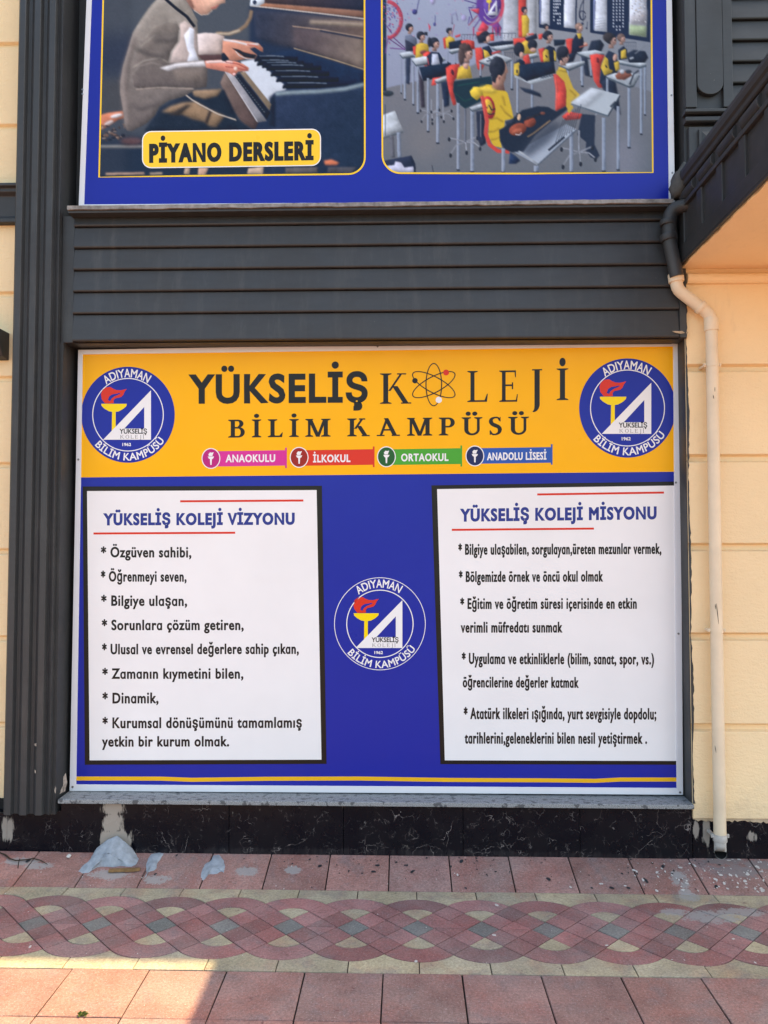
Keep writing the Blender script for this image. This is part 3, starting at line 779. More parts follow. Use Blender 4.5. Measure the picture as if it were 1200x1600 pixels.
for x, y in ((122.5, 718), (113.5, 1229.5), (1062.5, 1238), (1056, 754), (1060, 990), (590, 541.5), (835, 537), (1057, 536)):
    s_ = MB(); c_ = onY(x, y, YS - 0.0062)
    s_.tube([c_, c_ + Vector((0, -0.0025, 0))], 0.0055, 12); s_.build('screw', M['screw'], fr)
ban = Print(YS)
ySplit = [(127, 746), (1055, 737)]
def ly(p, q, x): return p[1] + (q[1] - p[1]) * (x - p[0]) / (q[0] - p[0])
E_ = 3
Lx = lambda y: iTL[0] + (iBL[0] - iTL[0]) * (y - iTL[1]) / (iBL[1] - iTL[1])
Rx = lambda y: iTR[0] + (iBR[0] - iTR[0]) * (y - iTR[1]) / (iBR[1] - iTR[1])
ban.px([(iTL[0] - E_, iTL[1] - E_), (iTR[0] + E_, iTR[1] - E_), (1057, 737), (123, 746)], 0, 0)
ban.px([(123, 746), (1057, 737), (iBR[0] + E_, iBR[1] + E_), (iBL[0] - E_, iBL[1] + E_)], 0, 1)
banner = ban.build('banner', [M['yellow'], M['blue']], low)
gl = Print(YS)
top = [(118, 1213.2), (250, 1213.4), (300, 1215.2), (420, 1213.6), (560, 1213.2), (700, 1215.4), (850, 1216), (930, 1216.8), (970, 1214.8), (1057.3, 1214.8)]
gl.line([(x, y + 3.2) for x, y in top], 6.3, 1); gl.build('gold_stripe', M['gold'], banner)
def panel(name, outer, inner, reds, title, lines, lbl):
    p = Print(YS)
    p.px(outer, 1, 0); p.px(inner, 2, 1)
    o = p.build(name, [M['black'], M['white']], low); o['label'] = lbl
    r_ = Print(YS)
    for a, b in reds: r_.line([a, b], 3.2, 3)
    r_.build('red_rule', M['red'], o)
    h = Print(YS); text_px(h, title[0], title[1], title[2], title[3], 1.2, 3); h.build('heading', M['navy'], o)
    for s_, a, b, cap in lines:
        t = Print(YS); text_px(t, s_, a, b, cap, 0.68, 3); t.build('text_line', M['ink'], o)
    return o
panel('vision_panel', [(129, 760), (503, 759), (510.3, 1193.6), (132.5, 1195)], [(136, 767.3), (494.7, 765.7), (502.3, 1187), (140, 1188)],
    [((281.5, 783.3), (474, 782)), ((146, 833.6), (367.5, 832.4))], ('YÜKSELİŞ KOLEJİ VİZYONU', (162, 821), (460.5, 820), 19),
    [('* Özgüven sahibi,', (157.6, 870.9), (299, 871.2), 16.5), ('* Öğrenmeyi seven,', (157.6, 908.8), (291.5, 909), 16.5),
     ('* Bilgiye ulaşan,', (158, 946.7), (292.4, 947), 16.5), ('* Sorunlara çözüm getiren,', (159, 984.8), (380.8, 984.6), 16.5),
     ('* Ulusal ve evrensel değerlere sahip çıkan,', (159.4, 1022.5), (467, 1021.8), 16.5), ('* Zamanın kıymetini bilen,', (159.8, 1060.8), (380.3, 1060.6), 16.5),
     ('* Dinamik,', (160, 1099.4), (247.7, 1099), 17), ('* Kurumsal dönüşümünü tamamlamış', (160, 1138), (471.7, 1137.2), 17),
     ('yetkin bir kurum olmak.', (159.4, 1166.8), (358, 1166.4), 16.5)], 'white text panel with the vision list on the left of the sign')
panel('mission_panel', [(674, 758.3), (1054, 752.3), (1057.2, 1195), (688, 1194)], [(683, 764.3), (1053.5, 758.7), (1057, 1189), (695, 1188)],
    [((839.5, 772.6), (1037.5, 769.6)), ((706, 827.9), (928, 825.9))], ('YÜKSELİŞ KOLEJİ MİSYONU', (719.5, 815.2), (1026, 811.5), 20.3),
    [('* Bilgiye ulaşabilen, sorgulayan,üreten mezunlar vermek,', (716, 867), (1033.5, 865.6), 17), ('* Bölgemizde örnek ve öncü okul olmak', (717, 909.5), (942, 908.8), 17),
     ('* Eğitim ve öğretim süresi içerisinde en etkin', (719, 951.7), (995, 951.3), 17), ('verimli müfredatı sunmak', (720, 988.6), (878.5, 988.4), 17),
     ('* Uygulama ve etkinliklerle (bilim, sanat, spor, vs.)', (721.5, 1037.6), (1022, 1038.4), 17.5), ('öğrencilerine değerler katmak', (723, 1074.2), (904, 1074.8), 17),
     ('* Atatürk ilkeleri ışığında, yurt sevgisiyle dopdolu;', (724.5, 1123.6), (1025.5, 1124.4), 18), ('tarihlerini,geleneklerini bilen nesil yetiştirmek .', (726, 1162), (1011, 1162.4), 18)],
    'white text panel with the mission list on the right of the sign')
# header lettering
t = Print(YS); text_px(t, 'YÜKSELİŞ', (296, 631), (574.5, 629), 46, 2.1, 2); t.build('header_lettering', M['ink'], low)
for ch, x0, x1, b0, cap in (('K', 593.8, 643.6, 631, 47.5), ('L', 730.3, 762.3, 628.2, 48.5), ('E', 780, 809.6, 628, 49), ('J', 827, 847, 627, 50), ('İ', 869.8, 888, 625.3, 49.5)):
    t = Print(YS); serif_px(t, ch, (x0, b0), (x1, b0 - 0.4), cap, 15 if ch == 'K' else 13 if ch in 'LE' else 22, 5.5, 4, 14 if ch in 'İ' else 10, 0); t.build('serif_letter', M['ink'], low)
serif_px(None, 'BİLİM KAMPÜSÜ', (356.5, 683.8), (826.5, 679), 28, 19, 9, 7, 12, 30, each=(YS, 'campus_letter', M['ink'], low))
# atom
cx, cy = 677.8, 601.0
ao = Print(YS)
for j, (rx, ry, rot) in enumerate(((12.2, 33, 0), (12.2, 37, 62), (12.2, 37, -62))):
    def el(s_):
        o = []
        for k in range(64):
            a = 2*math.pi*k/64; x, y = (rx + s_) * math.cos(a), (ry + s_) * math.sin(a); c, s2_ = math.cos(R(rot)), math.sin(R(rot))
            o.append((cx + x*c - y*s2_, cy + x*s2_ + y*c))
        return o
    ao.ring(el(0.85), el(-0.85), 2 + 0.2*j)
atom = ao.build('atom_emblem', M['ink'], low)
for (x, y, r_, mm) in ((697, 582, 4.6, 'red'), (648.4, 594.8, 4.2, 'ink'), (685.6, 624.8, 4.9, 'white')):
    e = Print(YS); e.px(circ(x, y, r_, n=28), 3.2); e.build('electron', M[mm], atom)
# school badges
def badge(cx, cy, rx, ry, inner, disc, lbl):
    k = rx / 167.0; kv = ry / 167.0
    q = lambda pts: [(cx + (x - 232) * k, cy + (y - 297) * kv) for x, y in pts]
    clip = (Lx(cy) + 0.5, Rx(cy) - 0.3)
    d = Print(YS)
    if disc: d.px(circ(cx, cy, rx, ry, 96, clip), 2, 0)
    else: d.ring(circ(cx, cy, rx, ry, 96), circ(cx, cy, rx - 1.0, ry - 1.0, 96), 2, 1)
    d.ring(circ(cx, cy, rx * inner, ry * inner, 96), circ(cx, cy, rx * inner - 1.4, ry * inner - 1.4, 96), 3, 1)
    o = d.build('school_badge', [M['blue'], M['white']], low); o['label'] = lbl
    f = Print(YS)
    f.px(q([(150,258),(138,243),(135,226),(140,211),(152,202),(168,200),(178,206),(190,211),(206,212),(228,207),(220,217),(215,228),(208,235),(196,238),(186,240),(180,247),(182,256),(172,258)]), 3)
    f.px(q([(160,246),(165,233),(176,226),(190,224),(200,221),(206,223),(194,229),(184,233),(174,240),(168,250)]), 3.6, 1)
    f.build('flame', [M['red'], M['blue']], o)
    b = Print(YS)
    b.px(q([(136,259),(228,259),(226,267),(216,276),(200,285),(182,288),(164,285),(148,276),(138,267)]), 3); b.px(q([(175,287),(188,287),(188,340),(174,354)]), 3); b.px(q([(140,263),(224,263),(220,266),(144,266)]), 3.5)
    b.build('torch', M['torchyellow'], o)
    tr_ = Print(YS); A = [(143,384),(314,212),(314,384)]; B = [(219,345),(290,270),(290,345)]
    for i in range(3):
        j = (i + 1) % 3; tr_.px(q([A[i], A[j], B[j], B[i]]), 3.2)
    tr_.build('set_square', M['white'], o)
    l1 = Print(YS)
    P_ = lambda x, y: (cx + (x - 232) * k, cy + (y - 297) * kv)
    text_px(l1, 'YÜKSELİŞ', P_(202, 363), P_(300, 363), 17 * kv, 0.25, 4.2, 0)
    l4 = Print(YS); l5 = Print(YS)
    serif_px(l4, 'KOLEJİ', P_(204, 380), P_(289, 380), 12 * kv, 8, 5, 4, 8, 34, 4.2, 0)
    text_px(l5, '1962', P_(212, 406), P_(243, 406), 11 * kv, 0.2, 4, 1)
    l2 = Print(YS); l3 = Print(YS)
    text_arc(l2, 'ADIYAMAN', (cx, cy), 131 * k, 28 * k, 126, 58, True, 0.3, 3, 1, ry / rx)
    text_arc(l3, 'BİLİM KAMPÜSÜ', (cx, cy), 159 * k, 25 * k, 222, 325, False, 0.3, 3, 1, ry / rx)
    l1.build('name_lettering', [M['ink'], M['white']], o)
    l4.build('name_lettering', M['ink'], o); l5.build('year_lettering', [M['ink'], M['white']], o)
    l2.build('arched_lettering', [M['ink'], M['white']], o); l3.build('arched_lettering', [M['ink'], M['white']], o)
badge(200.0, 648.0, 73.0, 75.0, 0.765, True, 'round blue school badge at the left of the yellow header')
badge(980.5, 637.5, 75.5, 77.5, 0.775, True, 'round blue school badge at the right of the yellow header')
badge(593.6, 974.7, 71.5, 72.5, 0.735, False, 'thin white outlined school badge between the two panels')
# level tags
def tagp(cx, cy, x1, y0, y1, x0b, yb0, yb1, text, a, b, cap, mc, md, lbl):
    p = Print(YS)
    p.px([(cx, y0 + 1.2), (x1, y0 - 0.6), (x1, y1 - 0.6), (cx, y1 + 1.0)], 1)
    p.px([(x0b, yb0), (x0b + 2.6, yb0), (x0b + 2.6, yb1), (x0b, yb1)], 1.5)
    o = p.build('level_tag', M[mc], low); o['label'] = lbl
    d = Print(YS); d.px(circ(cx, cy, 14.6, 16.2, 48), 2, 0); d.px(circ(cx, cy, 13.2, 14.8, 48), 2.6, 1)
    d.px([(cx - 5, cy - 3), (cx + 5, cy - 3), (cx + 3.4, cy), (cx + 1.5, cy + 1.2), (cx + 1, cy + 10), (cx - 1, cy + 10), (cx - 1.5, cy + 1.2), (cx - 3.4, cy)], 3.3, 0)
    d.px([(cx - 3, cy - 3.6), (cx - 4, cy - 6.5), (cx - 1.5, cy - 9.5), (cx + 1, cy - 9), (cx + 4.4, cy - 9.6), (cx + 3, cy - 6.5), (cx + 2, cy - 3.6)], 3.3, 0)
    d.build('torch_roundel', [M['white'], M[md]], o)
    l = Print(YS); text_px(l, text, a, b, cap, 0.5, 3); l.build('tag_lettering', M['white'], o)
tagp(329.6, 716.3, 447, 704, 728, 445.6, 699.4, 731.4, 'ANAOKULU', (352.6, 722.4), (430, 721.8), 12, 'magenta', 'magentad', 'magenta nursery school tag')
tagp(467.4, 714.6, 583.5, 702.4, 726.8, 582.6, 697.6, 730, 'İLKOKUL', (489, 722.6), (547.6, 722), 12, 'red', 'redd', 'red primary school tag')
tagp(603.8, 713.7, 720.5, 700.9, 725.6, 719.5, 696, 729, 'ORTAOKUL', (626.7, 720.9), (700.8, 720.3), 12, 'green', 'greend', 'green middle school tag')
tagp(742, 712.4, 861.5, 699.2, 723.6, 860.8, 694, 726, 'ANADOLU LİSESİ', (761, 719.2), (853.8, 718.3), 12, 'sky', 'skyd', 'blue high school tag')

# ------------------------------------------------------------------ upper sign
uTL, uTR, uBR, uBL = (147.5, -330), (1045, -330), (1054.8, 317.0), (122.5, 326.6)
iu = [(155, -322), (1037.5, -322), (1045.5, 312.8), (131, 319.4)]
base = onY(590, 322, YU); base.z = BANDT + 0.028
hi = thing('music_sign', 'large upper sign with two classroom photographs on a blue field', 'sign', base)
fru = frame(YU, 0.006, [uTL, uTR, uBR, uBL], iu, hi, M['alu'])
for x, y in ((129, 140), (129, 147), (289, 322.2), (369, 321.5), (1049, 149), (1050.5, 270)):
    s_ = MB(); c_ = onY(x, y, YU - 0.0062); s_.tube([c_, c_ + Vector((0, -0.0025, 0))], 0.005, 12); s_.build('screw', M['screw'], fru)
b = Print(YU); b.px([(iu[0][0]-3, iu[0][1]-3), (iu[1][0]+3, iu[1][1]-3), (iu[2][0]+3, iu[2][1]+3), (iu[3][0]-3, iu[3][1]+3)], 0); ub = b.build('banner', M['blue'], hi)
def corner(cx, cy, r, a0, a1, n=10): return [(cx + r * math.cos(R(a0 + (a1-a0)*k/n)), cy + r * math.sin(R(a0 + (a1-a0)*k/n))) for k in range(n+1)]
PT = -98
bord1 = [(163.5, PT), (154.8, 276.8), (300, 274.8), (544, 272)] + corner(544, 246, 26, 90, 0)[1:] + [(570, 200), (569.3, PT)]
g1 = Print(YU); g1.line(bord1, 2.6, 3); g1.build('picture_border', M['platey'], ub)
bord2 = [(596, PT), (597.5, 236)] + corner(626, 242, 28.5, 180, 90) + [(820, 271.2), (1020, 269.5), (1017, PT)]
g2 = Print(YU); g2.line(bord2, 2.6, 3); g2.build('picture_border', M['platey'], ub)
# name plate
pl_ = Print(YU)
def rrect(s_):
    r = 13 + s_
    tilt = lambda pts: [(x, y - (x - 361) * 0.0145) for x, y in pts]
    return tilt(corner(236.5, 217.5, r, 180, 270, 6) + corner(487, 217.5, r, 270, 360, 6) + corner(487, 246.5, r, 0, 90, 6) + corner(236.5, 246.5, r, 90, 180, 6))
pl_.px(rrect(1.6), 4, 0); pl_.px(rrect(0), 5, 1)
plate = pl_.build('lesson_plate', [M['white'], M['platey']], hi)
t = Print(YU); text_px(t, 'PİYANO DERSLERİ', (233, 254.6), (490, 250.4), 30, 2.0, 6); t.build('plate_lettering', M['ink'], plate)
# ------------------------------------------------------------------ the two printed photographs, painted into vertex colours
class Paint:
    SS = 2
    def __init__(s, x0, y0, x1, y1, base):
        s.x0, s.y0, s.x1, s.y1 = x0, y0, x1, y1
        s.w, s.h = (x1 - x0) * s.SS, (y1 - y0) * s.SS
        s.a = np.zeros((s.h, s.w, 3)) + np.array(base, float); s.vol = 0; s.vmax = 70; s.lightdir = -1.0
        g_ = np.random.default_rng(11); s.cloth = np.zeros((s.h, s.w))
        for st_, am in ((24, .5), (10, .35), (5, .25)):
            gr = g_.normal(0, 1, (s.h//st_ + 3, s.w//st_ + 3)); yy, xx = np.arange(s.h)/st_, np.arange(s.w)/st_; yi, xi = yy.astype(int), xx.astype(int); fy, fx = (yy-yi)[:, None], (xx-xi)[None]
            fy, fx = fy*fy*(3-2*fy), fx*fx*(3-2*fx)
            s.cloth += am * ((gr[yi][:, xi]*(1-fx) + gr[yi][:, xi+1]*fx)*(1-fy) + (gr[yi+1][:, xi]*(1-fx) + gr[yi+1][:, xi+1]*fx)*fy)
    def _mask(s, pts):
        P = [((x - s.x0) * s.SS - 0.5, (y - s.y0) * s.SS - 0.5) for x, y in pts]; m = np.zeros((s.h, s.w), bool)
        ys = [p[1] for p in P]; a, b = max(0, int(min(ys))), min(s.h - 1, int(max(ys)) + 1)
        X = np.arange(s.w)
        for r in range(a, b + 1):
            xs = []
            for i in range(len(P)):
                (xa, ya), (xb, yb) = P[i], P[(i+1) % len(P)]
                if (ya <= r < yb) or (yb <= r < ya): xs.append(xa + (r - ya) * (xb - xa) / (yb - ya))
            xs.sort()
            for u, v in zip(xs[::2], xs[1::2]): m[r, max(0, int(math.ceil(u))):max(0, int(math.floor(v)) + 1)] = True
        return m
    def _blur(s, m, sg):
        m = m.astype(float)
        if sg <= 0: return m
        n = max(1, int(2.5 * sg)); k = np.exp(-np.arange(-n, n+1)**2 / (2*sg*sg)); k /= k.sum()
        ys, xs = np.nonzero(m > 0)
        if len(ys) == 0: return m
        a, b, c, d = max(0, ys.min()-n), min(s.h, ys.max()+n+1), max(0, xs.min()-n), min(s.w, xs.max()+n+1)
        q = np.pad(m[a:b, c:d], n, mode='edge'); t = sum(k[i] * q[i:i+b-a, :] for i in range(2*n+1)); t = sum(k[i] * t[:, i:i+d-c] for i in range(2*n+1))
        o = np.zeros_like(m); o[a:b, c:d] = t; return o
    def poly(s, pts, col, soft=0.5, col2=None, p=None, q=None, al=1.0, vol=None):
        raw = s._mask(pts); m = s._blur(raw, soft * s.SS) * al; vol = s.vol if vol is None else vol
        ys, xs = np.nonzero(raw)
        if len(ys) == 0: return
        if col2 is None: C = np.array(col, float)
        else:
            yy, xx = np.mgrid[0:s.h, 0:s.w]; px, py = xx / s.SS + s.x0, yy / s.SS + s.y0
            dx, dy = q[0]-p[0], q[1]-p[1]; t = np.clip(((px-p[0])*dx + (py-p[1])*dy) / (dx*dx+dy*dy), 0, 1)[..., None]
            C = np.array(col, float)*(1-t) + np.array(col2, float)*t
        sz = min(np.ptp(ys), np.ptp(xs)) + 1
        if vol and 5 < sz < s.vmax:                       # rounded look: lit from the windows, mottled like cloth
            sg = min(9.0, 0.20 * sz); d = max(1, int(sg * 0.8)); b = s._blur(raw, sg)
            e = np.roll(np.roll(b, d, 1), d, 0) - np.roll(np.roll(b, -d, 1), -d, 0)
            C = C * np.clip(1 + vol * s.lightdir * e + vol * 0.5 * (b - 0.85) + vol * 0.20 * s.cloth, 0.35, 1.5)[..., None]
        s.a = s.a*(1-m[..., None]) + C*m[..., None]
    def ell(s, cx, cy, rx, ry, col, soft=0.5, rot=0, a0=0, a1=360, **k):
        c, sn = math.cos(R(rot)), math.sin(R(rot))
        s.poly([(cx + rx*math.cos(R(t))*c - ry*math.sin(R(t))*sn, cy + rx*math.cos(R(t))*sn + ry*math.sin(R(t))*c) for t in np.linspace(a0, a1, 30)], col, soft, **k)
    def line(s, pts, w, col, soft=0.4, al=1.0):
        n = len(pts); L, Q = [], []
        for i in range(n):
            a, b = pts[max(i-1,0)], pts[min(i+1,n-1)]; dx, dy = b[0]-a[0], b[1]-a[1]; d = math.hypot(dx, dy) or 1
            L.append((pts[i][0]-dy/d*w/2, pts[i][1]+dx/d*w/2)); Q.append((pts[i][0]+dy/d*w/2, pts[i][1]-dx/d*w/2))
        s.poly(L + Q[::-1], col, soft, al=al)
    def mesh(s, name, plane, lay, outline, mat, parent, seed=1):
        im = s.a.reshape(s.h//s.SS, s.SS, s.w//s.SS, s.SS, 3).mean((1, 3))
        rg = np.random.default_rng(seed); im = im + rg.normal(0, 2.2, im.shape[:2] + (1,))
        im = np.clip(im, 0, 255); h, w = im.shape[:2]
        keep = s._mask(outline).reshape(h, s.SS, w, s.SS).mean((1, 3)) > 0.4
        d0 = np.array([tuple(ray(s.x0, s.y0)), tuple(ray(s.x0 + 1, s.y0)), tuple(ray(s.x0, s.y0 + 1))])
        xx, yy = np.meshgrid(np.arange(w + 1), np.arange(h + 1))
        D = d0[0] + xx[..., None]*(d0[1]-d0[0]) + yy[..., None]*(d0[2]-d0[0])
        t = (plane - lay*LAY - CAM.y) / D[..., 1]
        off = np.array(tuple(parent.location)); P = np.array(tuple(CAM)) + D*t[..., None] - off
        jj, ii = np.nonzero(keep); i0 = jj*(w+1) + ii
        faces = np.stack([i0, i0 + w + 1, i0 + w + 2, i0 + 1], 1)
        used = np.zeros((w+1)*(h+1), bool); used[faces] = True; remap = np.cumsum(used) - 1
        V = P.reshape(-1, 3)[used]; Fc = remap[faces]
        me = bpy.data.meshes.new(name); me.vertices.add(len(V)); me.vertices.foreach_set('co', V.ravel())
        me.loops.add(Fc.size); me.loops.foreach_set('vertex_index', Fc.ravel().astype(np.int32))
        me.polygons.add(len(Fc)); me.polygons.foreach_set('loop_start', np.arange(0, Fc.size, 4, dtype=np.int32)); me.update(calc_edges=True)
        at = me.color_attributes.new('print', 'FLOAT_COLOR', 'POINT')
        pad = np.pad(im, ((0, 1), (0, 1), (0, 0)), mode='edge'); pad2 = np.pad(im, ((1, 0), (1, 0), (0, 0)), mode='edge')
        c = lin((pad + pad2) / 2).reshape(-1, 3)[used]
        c = np.clip(c * PRINT_GAIN - PRINT_LIFT, 0.002, 0.85)
        at.data.foreach_set('color', np.concatenate([c, np.ones((len(c), 1))], 1).astype(np.float32).ravel())
        me.materials.append(mat); me.validate(); o = bpy.data.objects.new(name, me); COL.objects.link(o); o.parent = parent
        return o
PRINT_GAIN, PRINT_LIFT = 0.88, 0.016
k = N('photo_print'); at = k.n('ShaderNodeVertexColor', layer_name='print')
k.bump(k.noise(2.4, 3, 0.5, vec=k.stretch(1, 1, 0.55)), 0.5, 0.012); PRINTM = k.done(at.outputs[0], 0.36, 0.20)

# --- the piano lesson
p = Paint(150, -104, 576, 282, (74, 80, 90)); p.vol = 0.30; p.vmax = 330
p.poly([(150,-104),(576,-104),(576,60),(150,60)], (80,86,95), 8, vol=0)
p.poly([(150,55),(215,55),(215,118),(150,118)], (50,57,78), 14, vol=0)
p.poly([(150,125),(200,125),(200,178),(150,178)], (78,78,80), 6, vol=0)
p.poly([(150,214),(576,214),(576,285),(150,285)], (42,52,70), 5, vol=0)
p.poly([(150,-104),(205,-104),(200,280),(150,280)], (66,70,80), 8, al=0.35)
p.poly([(390,8),(576,24),(576,285),(390,285)], (44,54,76), 3, vol=0)
p.poly([(395,14),(576,32),(576,112),(462,76),(430,70),(400,60)], (56,60,76), 3, (104,88,82), (410,50), (560,70))
p.poly([(410,-104),(576,-104),(576,18),(408,5)], (82,66,66), 1, (48,50,66), (420,0), (560,10))
p.poly([(408,4.5),(570,17),(570,28),(402,10)], (176,124,98), 0.8, (128,96,84), (410,8), (570,24))
p.line([(392,9),(430,13),(500,21),(570,29.5)], 1.8, (228,220,212))
p.poly([(392,-4),(414,-4),(413,5),(405,9.5),(390,9.5)], (205,216,228)); p.ell(398,3.5,3,3.4,(48,58,80))
p.line([(393,16),(391,28),(384,40),(373,48),(358,53),(338,52)], 5.5, (150,126,104), 1.0); p.line([(375,47.5),(358,53),(336,53)], 3.5, (196,184,166), 1.0)
p.line([(484,35),(520,36),(570,39)], 7, (158,144,130), 2.2)
p.poly([(457,42),(570,60),(570,106),(480,80),(460,72)], (88,78,82), 4, (136,122,112), (480,60), (570,90))
p.line([(457,41),(500,46),(570,58.5)], 1.8, (186,160,142)); p.line([(500,48),(570,61)], 2.2, (40,50,72), .8)
p.line([(459,75.5),(478,81),(520,93),(570,109)], 1.8, (196,172,138)); p.poly([(459,77),(570,111),(570,134),(470,128),(420,84)], (36,48,72), 2)
p.poly([(376,96),(400,92),(448,136),(446,141),(428,146),(421,162),(380,114)], (206,216,230), 1, vol=0.1)
for i, (x, y) in enumerate([(403,87),(407,93.5),(415,97),(422,101),(428.5,110),(437,119),(447,129)]):
    L = 62 + 6*i
    p.poly([(x,y),(x+L,y+1.5),(x+L,y+9),(x+2,y+9),(x-6,y+9.5),(x-5,y+5)], (27,33,46), .7); p.line([(x+2,y+.6),(x+L*.4,y+.2),(x+L*.65,y+1.4)], 1.3, (124,136,152), .5)
p.poly([(424,150),(432,144),(576,132),(576,285),(424,285)], (48,58,82), 1.5, (38,50,70), (440,150), (560,260))
p.line([(430,147),(450,145),(500,143),(540,139),(570,131.5)], 6, (142,162,172), 1.6); p.poly([(421,152),(430,148),(430,200),(420,195)], (36,42,56), 2)
p.poly([(344,130),(352,111),(366,133),(404,191),(398,203),(378,192),(362,168)], (124,108,102), 1, (90,74,72), (350,120), (390,190))
p.poly([(352,111),(363,114),(417,189),(402,191.5)], (186,186,196), .6, (130,132,140), (355,112), (410,190)); p.line([(352,112),(402,190)], 1.3, (226,226,232))
p.poly([(365,116),(375,116),(422,176),(417,187)], (36,42,54), .6)
for i in range(16): p.ell(369+2.9*i, 119+3.7*i, .9, .9, (120,126,136), .3)
p.poly([(375,113),(383,112),(424,163),(421,173)], (140,124,106), .7)
# stool and floor
p.poly([(154,180),(170,176),(194,173),(196,184),(185,187),(160,202),(154,203)], (196,124,98), 1); p.ell(182,181,10,3,(220,222,228),1.2,-12)
p.ell(170,192,8,3,(206,196,196),1.2,-25)
for i in range(34):
    rr = random.Random(i); x = rr.uniform(157,196); p.ell(x, 206 + rr.uniform(-12,14), rr.uniform(1,4), rr.uniform(1,3), rr.choice([(70,62,64),(112,92,84),(44,46,56),(148,130,120)]), .6)
p.line([(156,229),(225,229)], 5, (128,130,130), 1.5); p.ell(206,221,18,6,(96,72,74),3)
p.line([(165,272),(226,271)], 4, (176,146,126), 1.2); p.line([(234,271.5),(254,271)], 4, (170,150,130), 1.2)
p.poly([(289,262),(297,262),(296,273),(287,272)], (180,158,138), .8); p.poly([(310,262),(326,262),(321,274),(309,274)], (200,164,142), .8)
p.poly([(388,263),(412,260),(411,273),(386,272)], (196,172,152), .8)
p.poly([(446,262),(497,261),(496,271),(446,271)], (96,92,94), 1.2); p.poly([(512,261),(558,261),(550,272),(512,271)], (78,78,86), 1.2)
p.poly([(506,251),(518,249),(530,254),(526,258),(508,258)], (214,124,92), 1.4)
# trousers
p.poly([(232,195),(250,168),(300,140),(350,140),(372,186),(396,205),(300,208),(225,205)], (40,47,60), 1.5)
p.poly([(300,141),(347,139),(340,150),(320,155),(303,150)], (146,124,102), 1.5)
p.poly([(252,175),(266,166),(286,160),(306,159),(326,171),(351,181),(338,199),(326,197),(321,191),(300,186),(285,179)], (146,122,98), 2)
p.poly([(320,190),(327,172),(331,174),(324,194)], (60,52,50), 1.5); p.poly([(262,180),(290,164),(300,163),(280,180)], (62,56,54), 2)
p.line([(290,148),(300,156),(312,163),(340,178),(369,187.5)], 2, (226,214,200), .6)
# jacket
J_ = [(247,-2),(236,9),(223,27),(207,53),(199.5,79),(192,104),(188,128),(187.5,145),(192,170),(195,194),(198,204),(206,205),(227,194),(242,181),(249,167),(264,157),(286,151),(303,142),(318,100),(310,60),(308,33),(297,9),(289,-2)]
p.poly(J_, (150,143,136), .6, (112,104,102), (240,20), (240,190)); p.poly([(188,128),(192,104),(200,79),(207,55),(214,60),(204,100),(200,140),(206,200),(196,200)], (134,124,120), 3)
p.poly([(281,37),(289,32),(303,42),(307,56),(310,96),(264,101),(269,81),(281,62)], (188,174,170), 1)
p.poly([(297,42),(287.5,55),(293,79),(296,83),(292,96),(311,96),(303,73),(303,46)], (228,234,248), .7)
p.poly([(256,-4),(289,-4),(309,33),(305,38),(286,22),(266,6)], (152,145,137), .6); p.line([(258,-2),(275,13),(292,26),(304,42)], 4.5, (34,37,50), .6)
p.poly([(308,53),(320,51),(336,52),(351,57),(347,72),(348,86),(310,86)], (210,200,200), .8, (196,176,168), (310,60), (345,84))
p.poly([(309,86),(346,85),(350,96),(318,96)], (88,66,66), 1)
S_ = [(227,60),(238,40),(260,32),(276,34),(281,46),(278,66),(267,82),(264,99),(275,98),(319,94),(324,104),(323,136),(302,139.5),(260,138),(223,140),(210,136),(206,117),(207,106),(214,79)]
p.poly(S_, (124,116,110), .8, (104,96,94), (250,40), (250,136))
p.poly([(249,106),(275,99),(319,95),(323,104),(285,105),(262,111)], (222,222,228), 1.2); p.poly([(270,108),(322,107),(322,130),(275,128)], (122,112,106), 4)
for pts, w_, c_ in (([(227,60),(240,42),(262,33),(277,36)], 2, (174,168,160)), ([(281,46),(279,65),(268,82),(264,98)], 2.2, (196,190,184)), ([(214,80),(225,68),(243,54)], 2.2, (168,162,154)),
    ([(207,106),(225,95),(250,90),(263,98)], 2.4, (170,162,154)), ([(212,140),(250,137),(303,139)], 2.4, (172,160,150)), ([(207,117),(216,104),(236,98),(254,102)], 1.8, (156,148,142)), ([(247,-2),(236,9),(223,27),(207,53)], 1.6, (178,172,164))):
    p.line(pts, w_, c_, 1.0)
p.line([(213,76),(230,84),(256,90)], 5, (92,86,84), 2.5); p.line([(240,60),(262,62),(276,58)], 7, (98,92,90), 4); p.line([(205,165),(222,170),(250,160)], 4, (92,86,86), 3)
# head, hands
p.ell(306,-46,50,46,(58,46,42),2); p.poly([(312,-58),(340,-62),(350,-40),(352,-26),(362,-12),(353,-5),(343,8),(318,14),(296,-2),(302,-24)], (205,160,140), 1.2); p.ell(341,-30,4,2.4,(60,44,42),.6); p.line([(332,-40),(348,-40)], 2.4, (70,52,46), .6); p.ell(303,-14,6,10,(186,136,118),1)
p.poly([(289,-4),(302,15),(314,23),(324,22.5),(331,15.5),(338,14),(342,6),(352,4.5),(352,-6)], (222,178,156), .7, (198,148,130), (330,5), (292,5))
p.poly([(288,-4),(297,-4),(304,12),(300,14)], (150,108,96), 1.2); p.line([(330,13),(336,11.5),(341,8)], 2.6, (184,112,104), .5); p.line([(303,16),(314,23.5),(325,22.5),(332,16)], 1, (240,220,205), .4)
p.poly([(320,95),(340,94),(366,95),(380,100),(389,106),(388,111),(372,112),(366,119),(360,115),(352,112),(322,106)], (216,140,120), .6)
p.line([(322,97),(345,96),(364,98)], 4, (238,218,216), .9); p.line([(352,97),(372,100),(386,107)], 1.2, (180,88,84), .4); p.line([(352,104),(368,106),(386,110)], 1.2, (176,86,82), .4); p.ell(368,107,3,3,(232,204,190)); p.ell(366,116,2.5,2,(236,190,190))
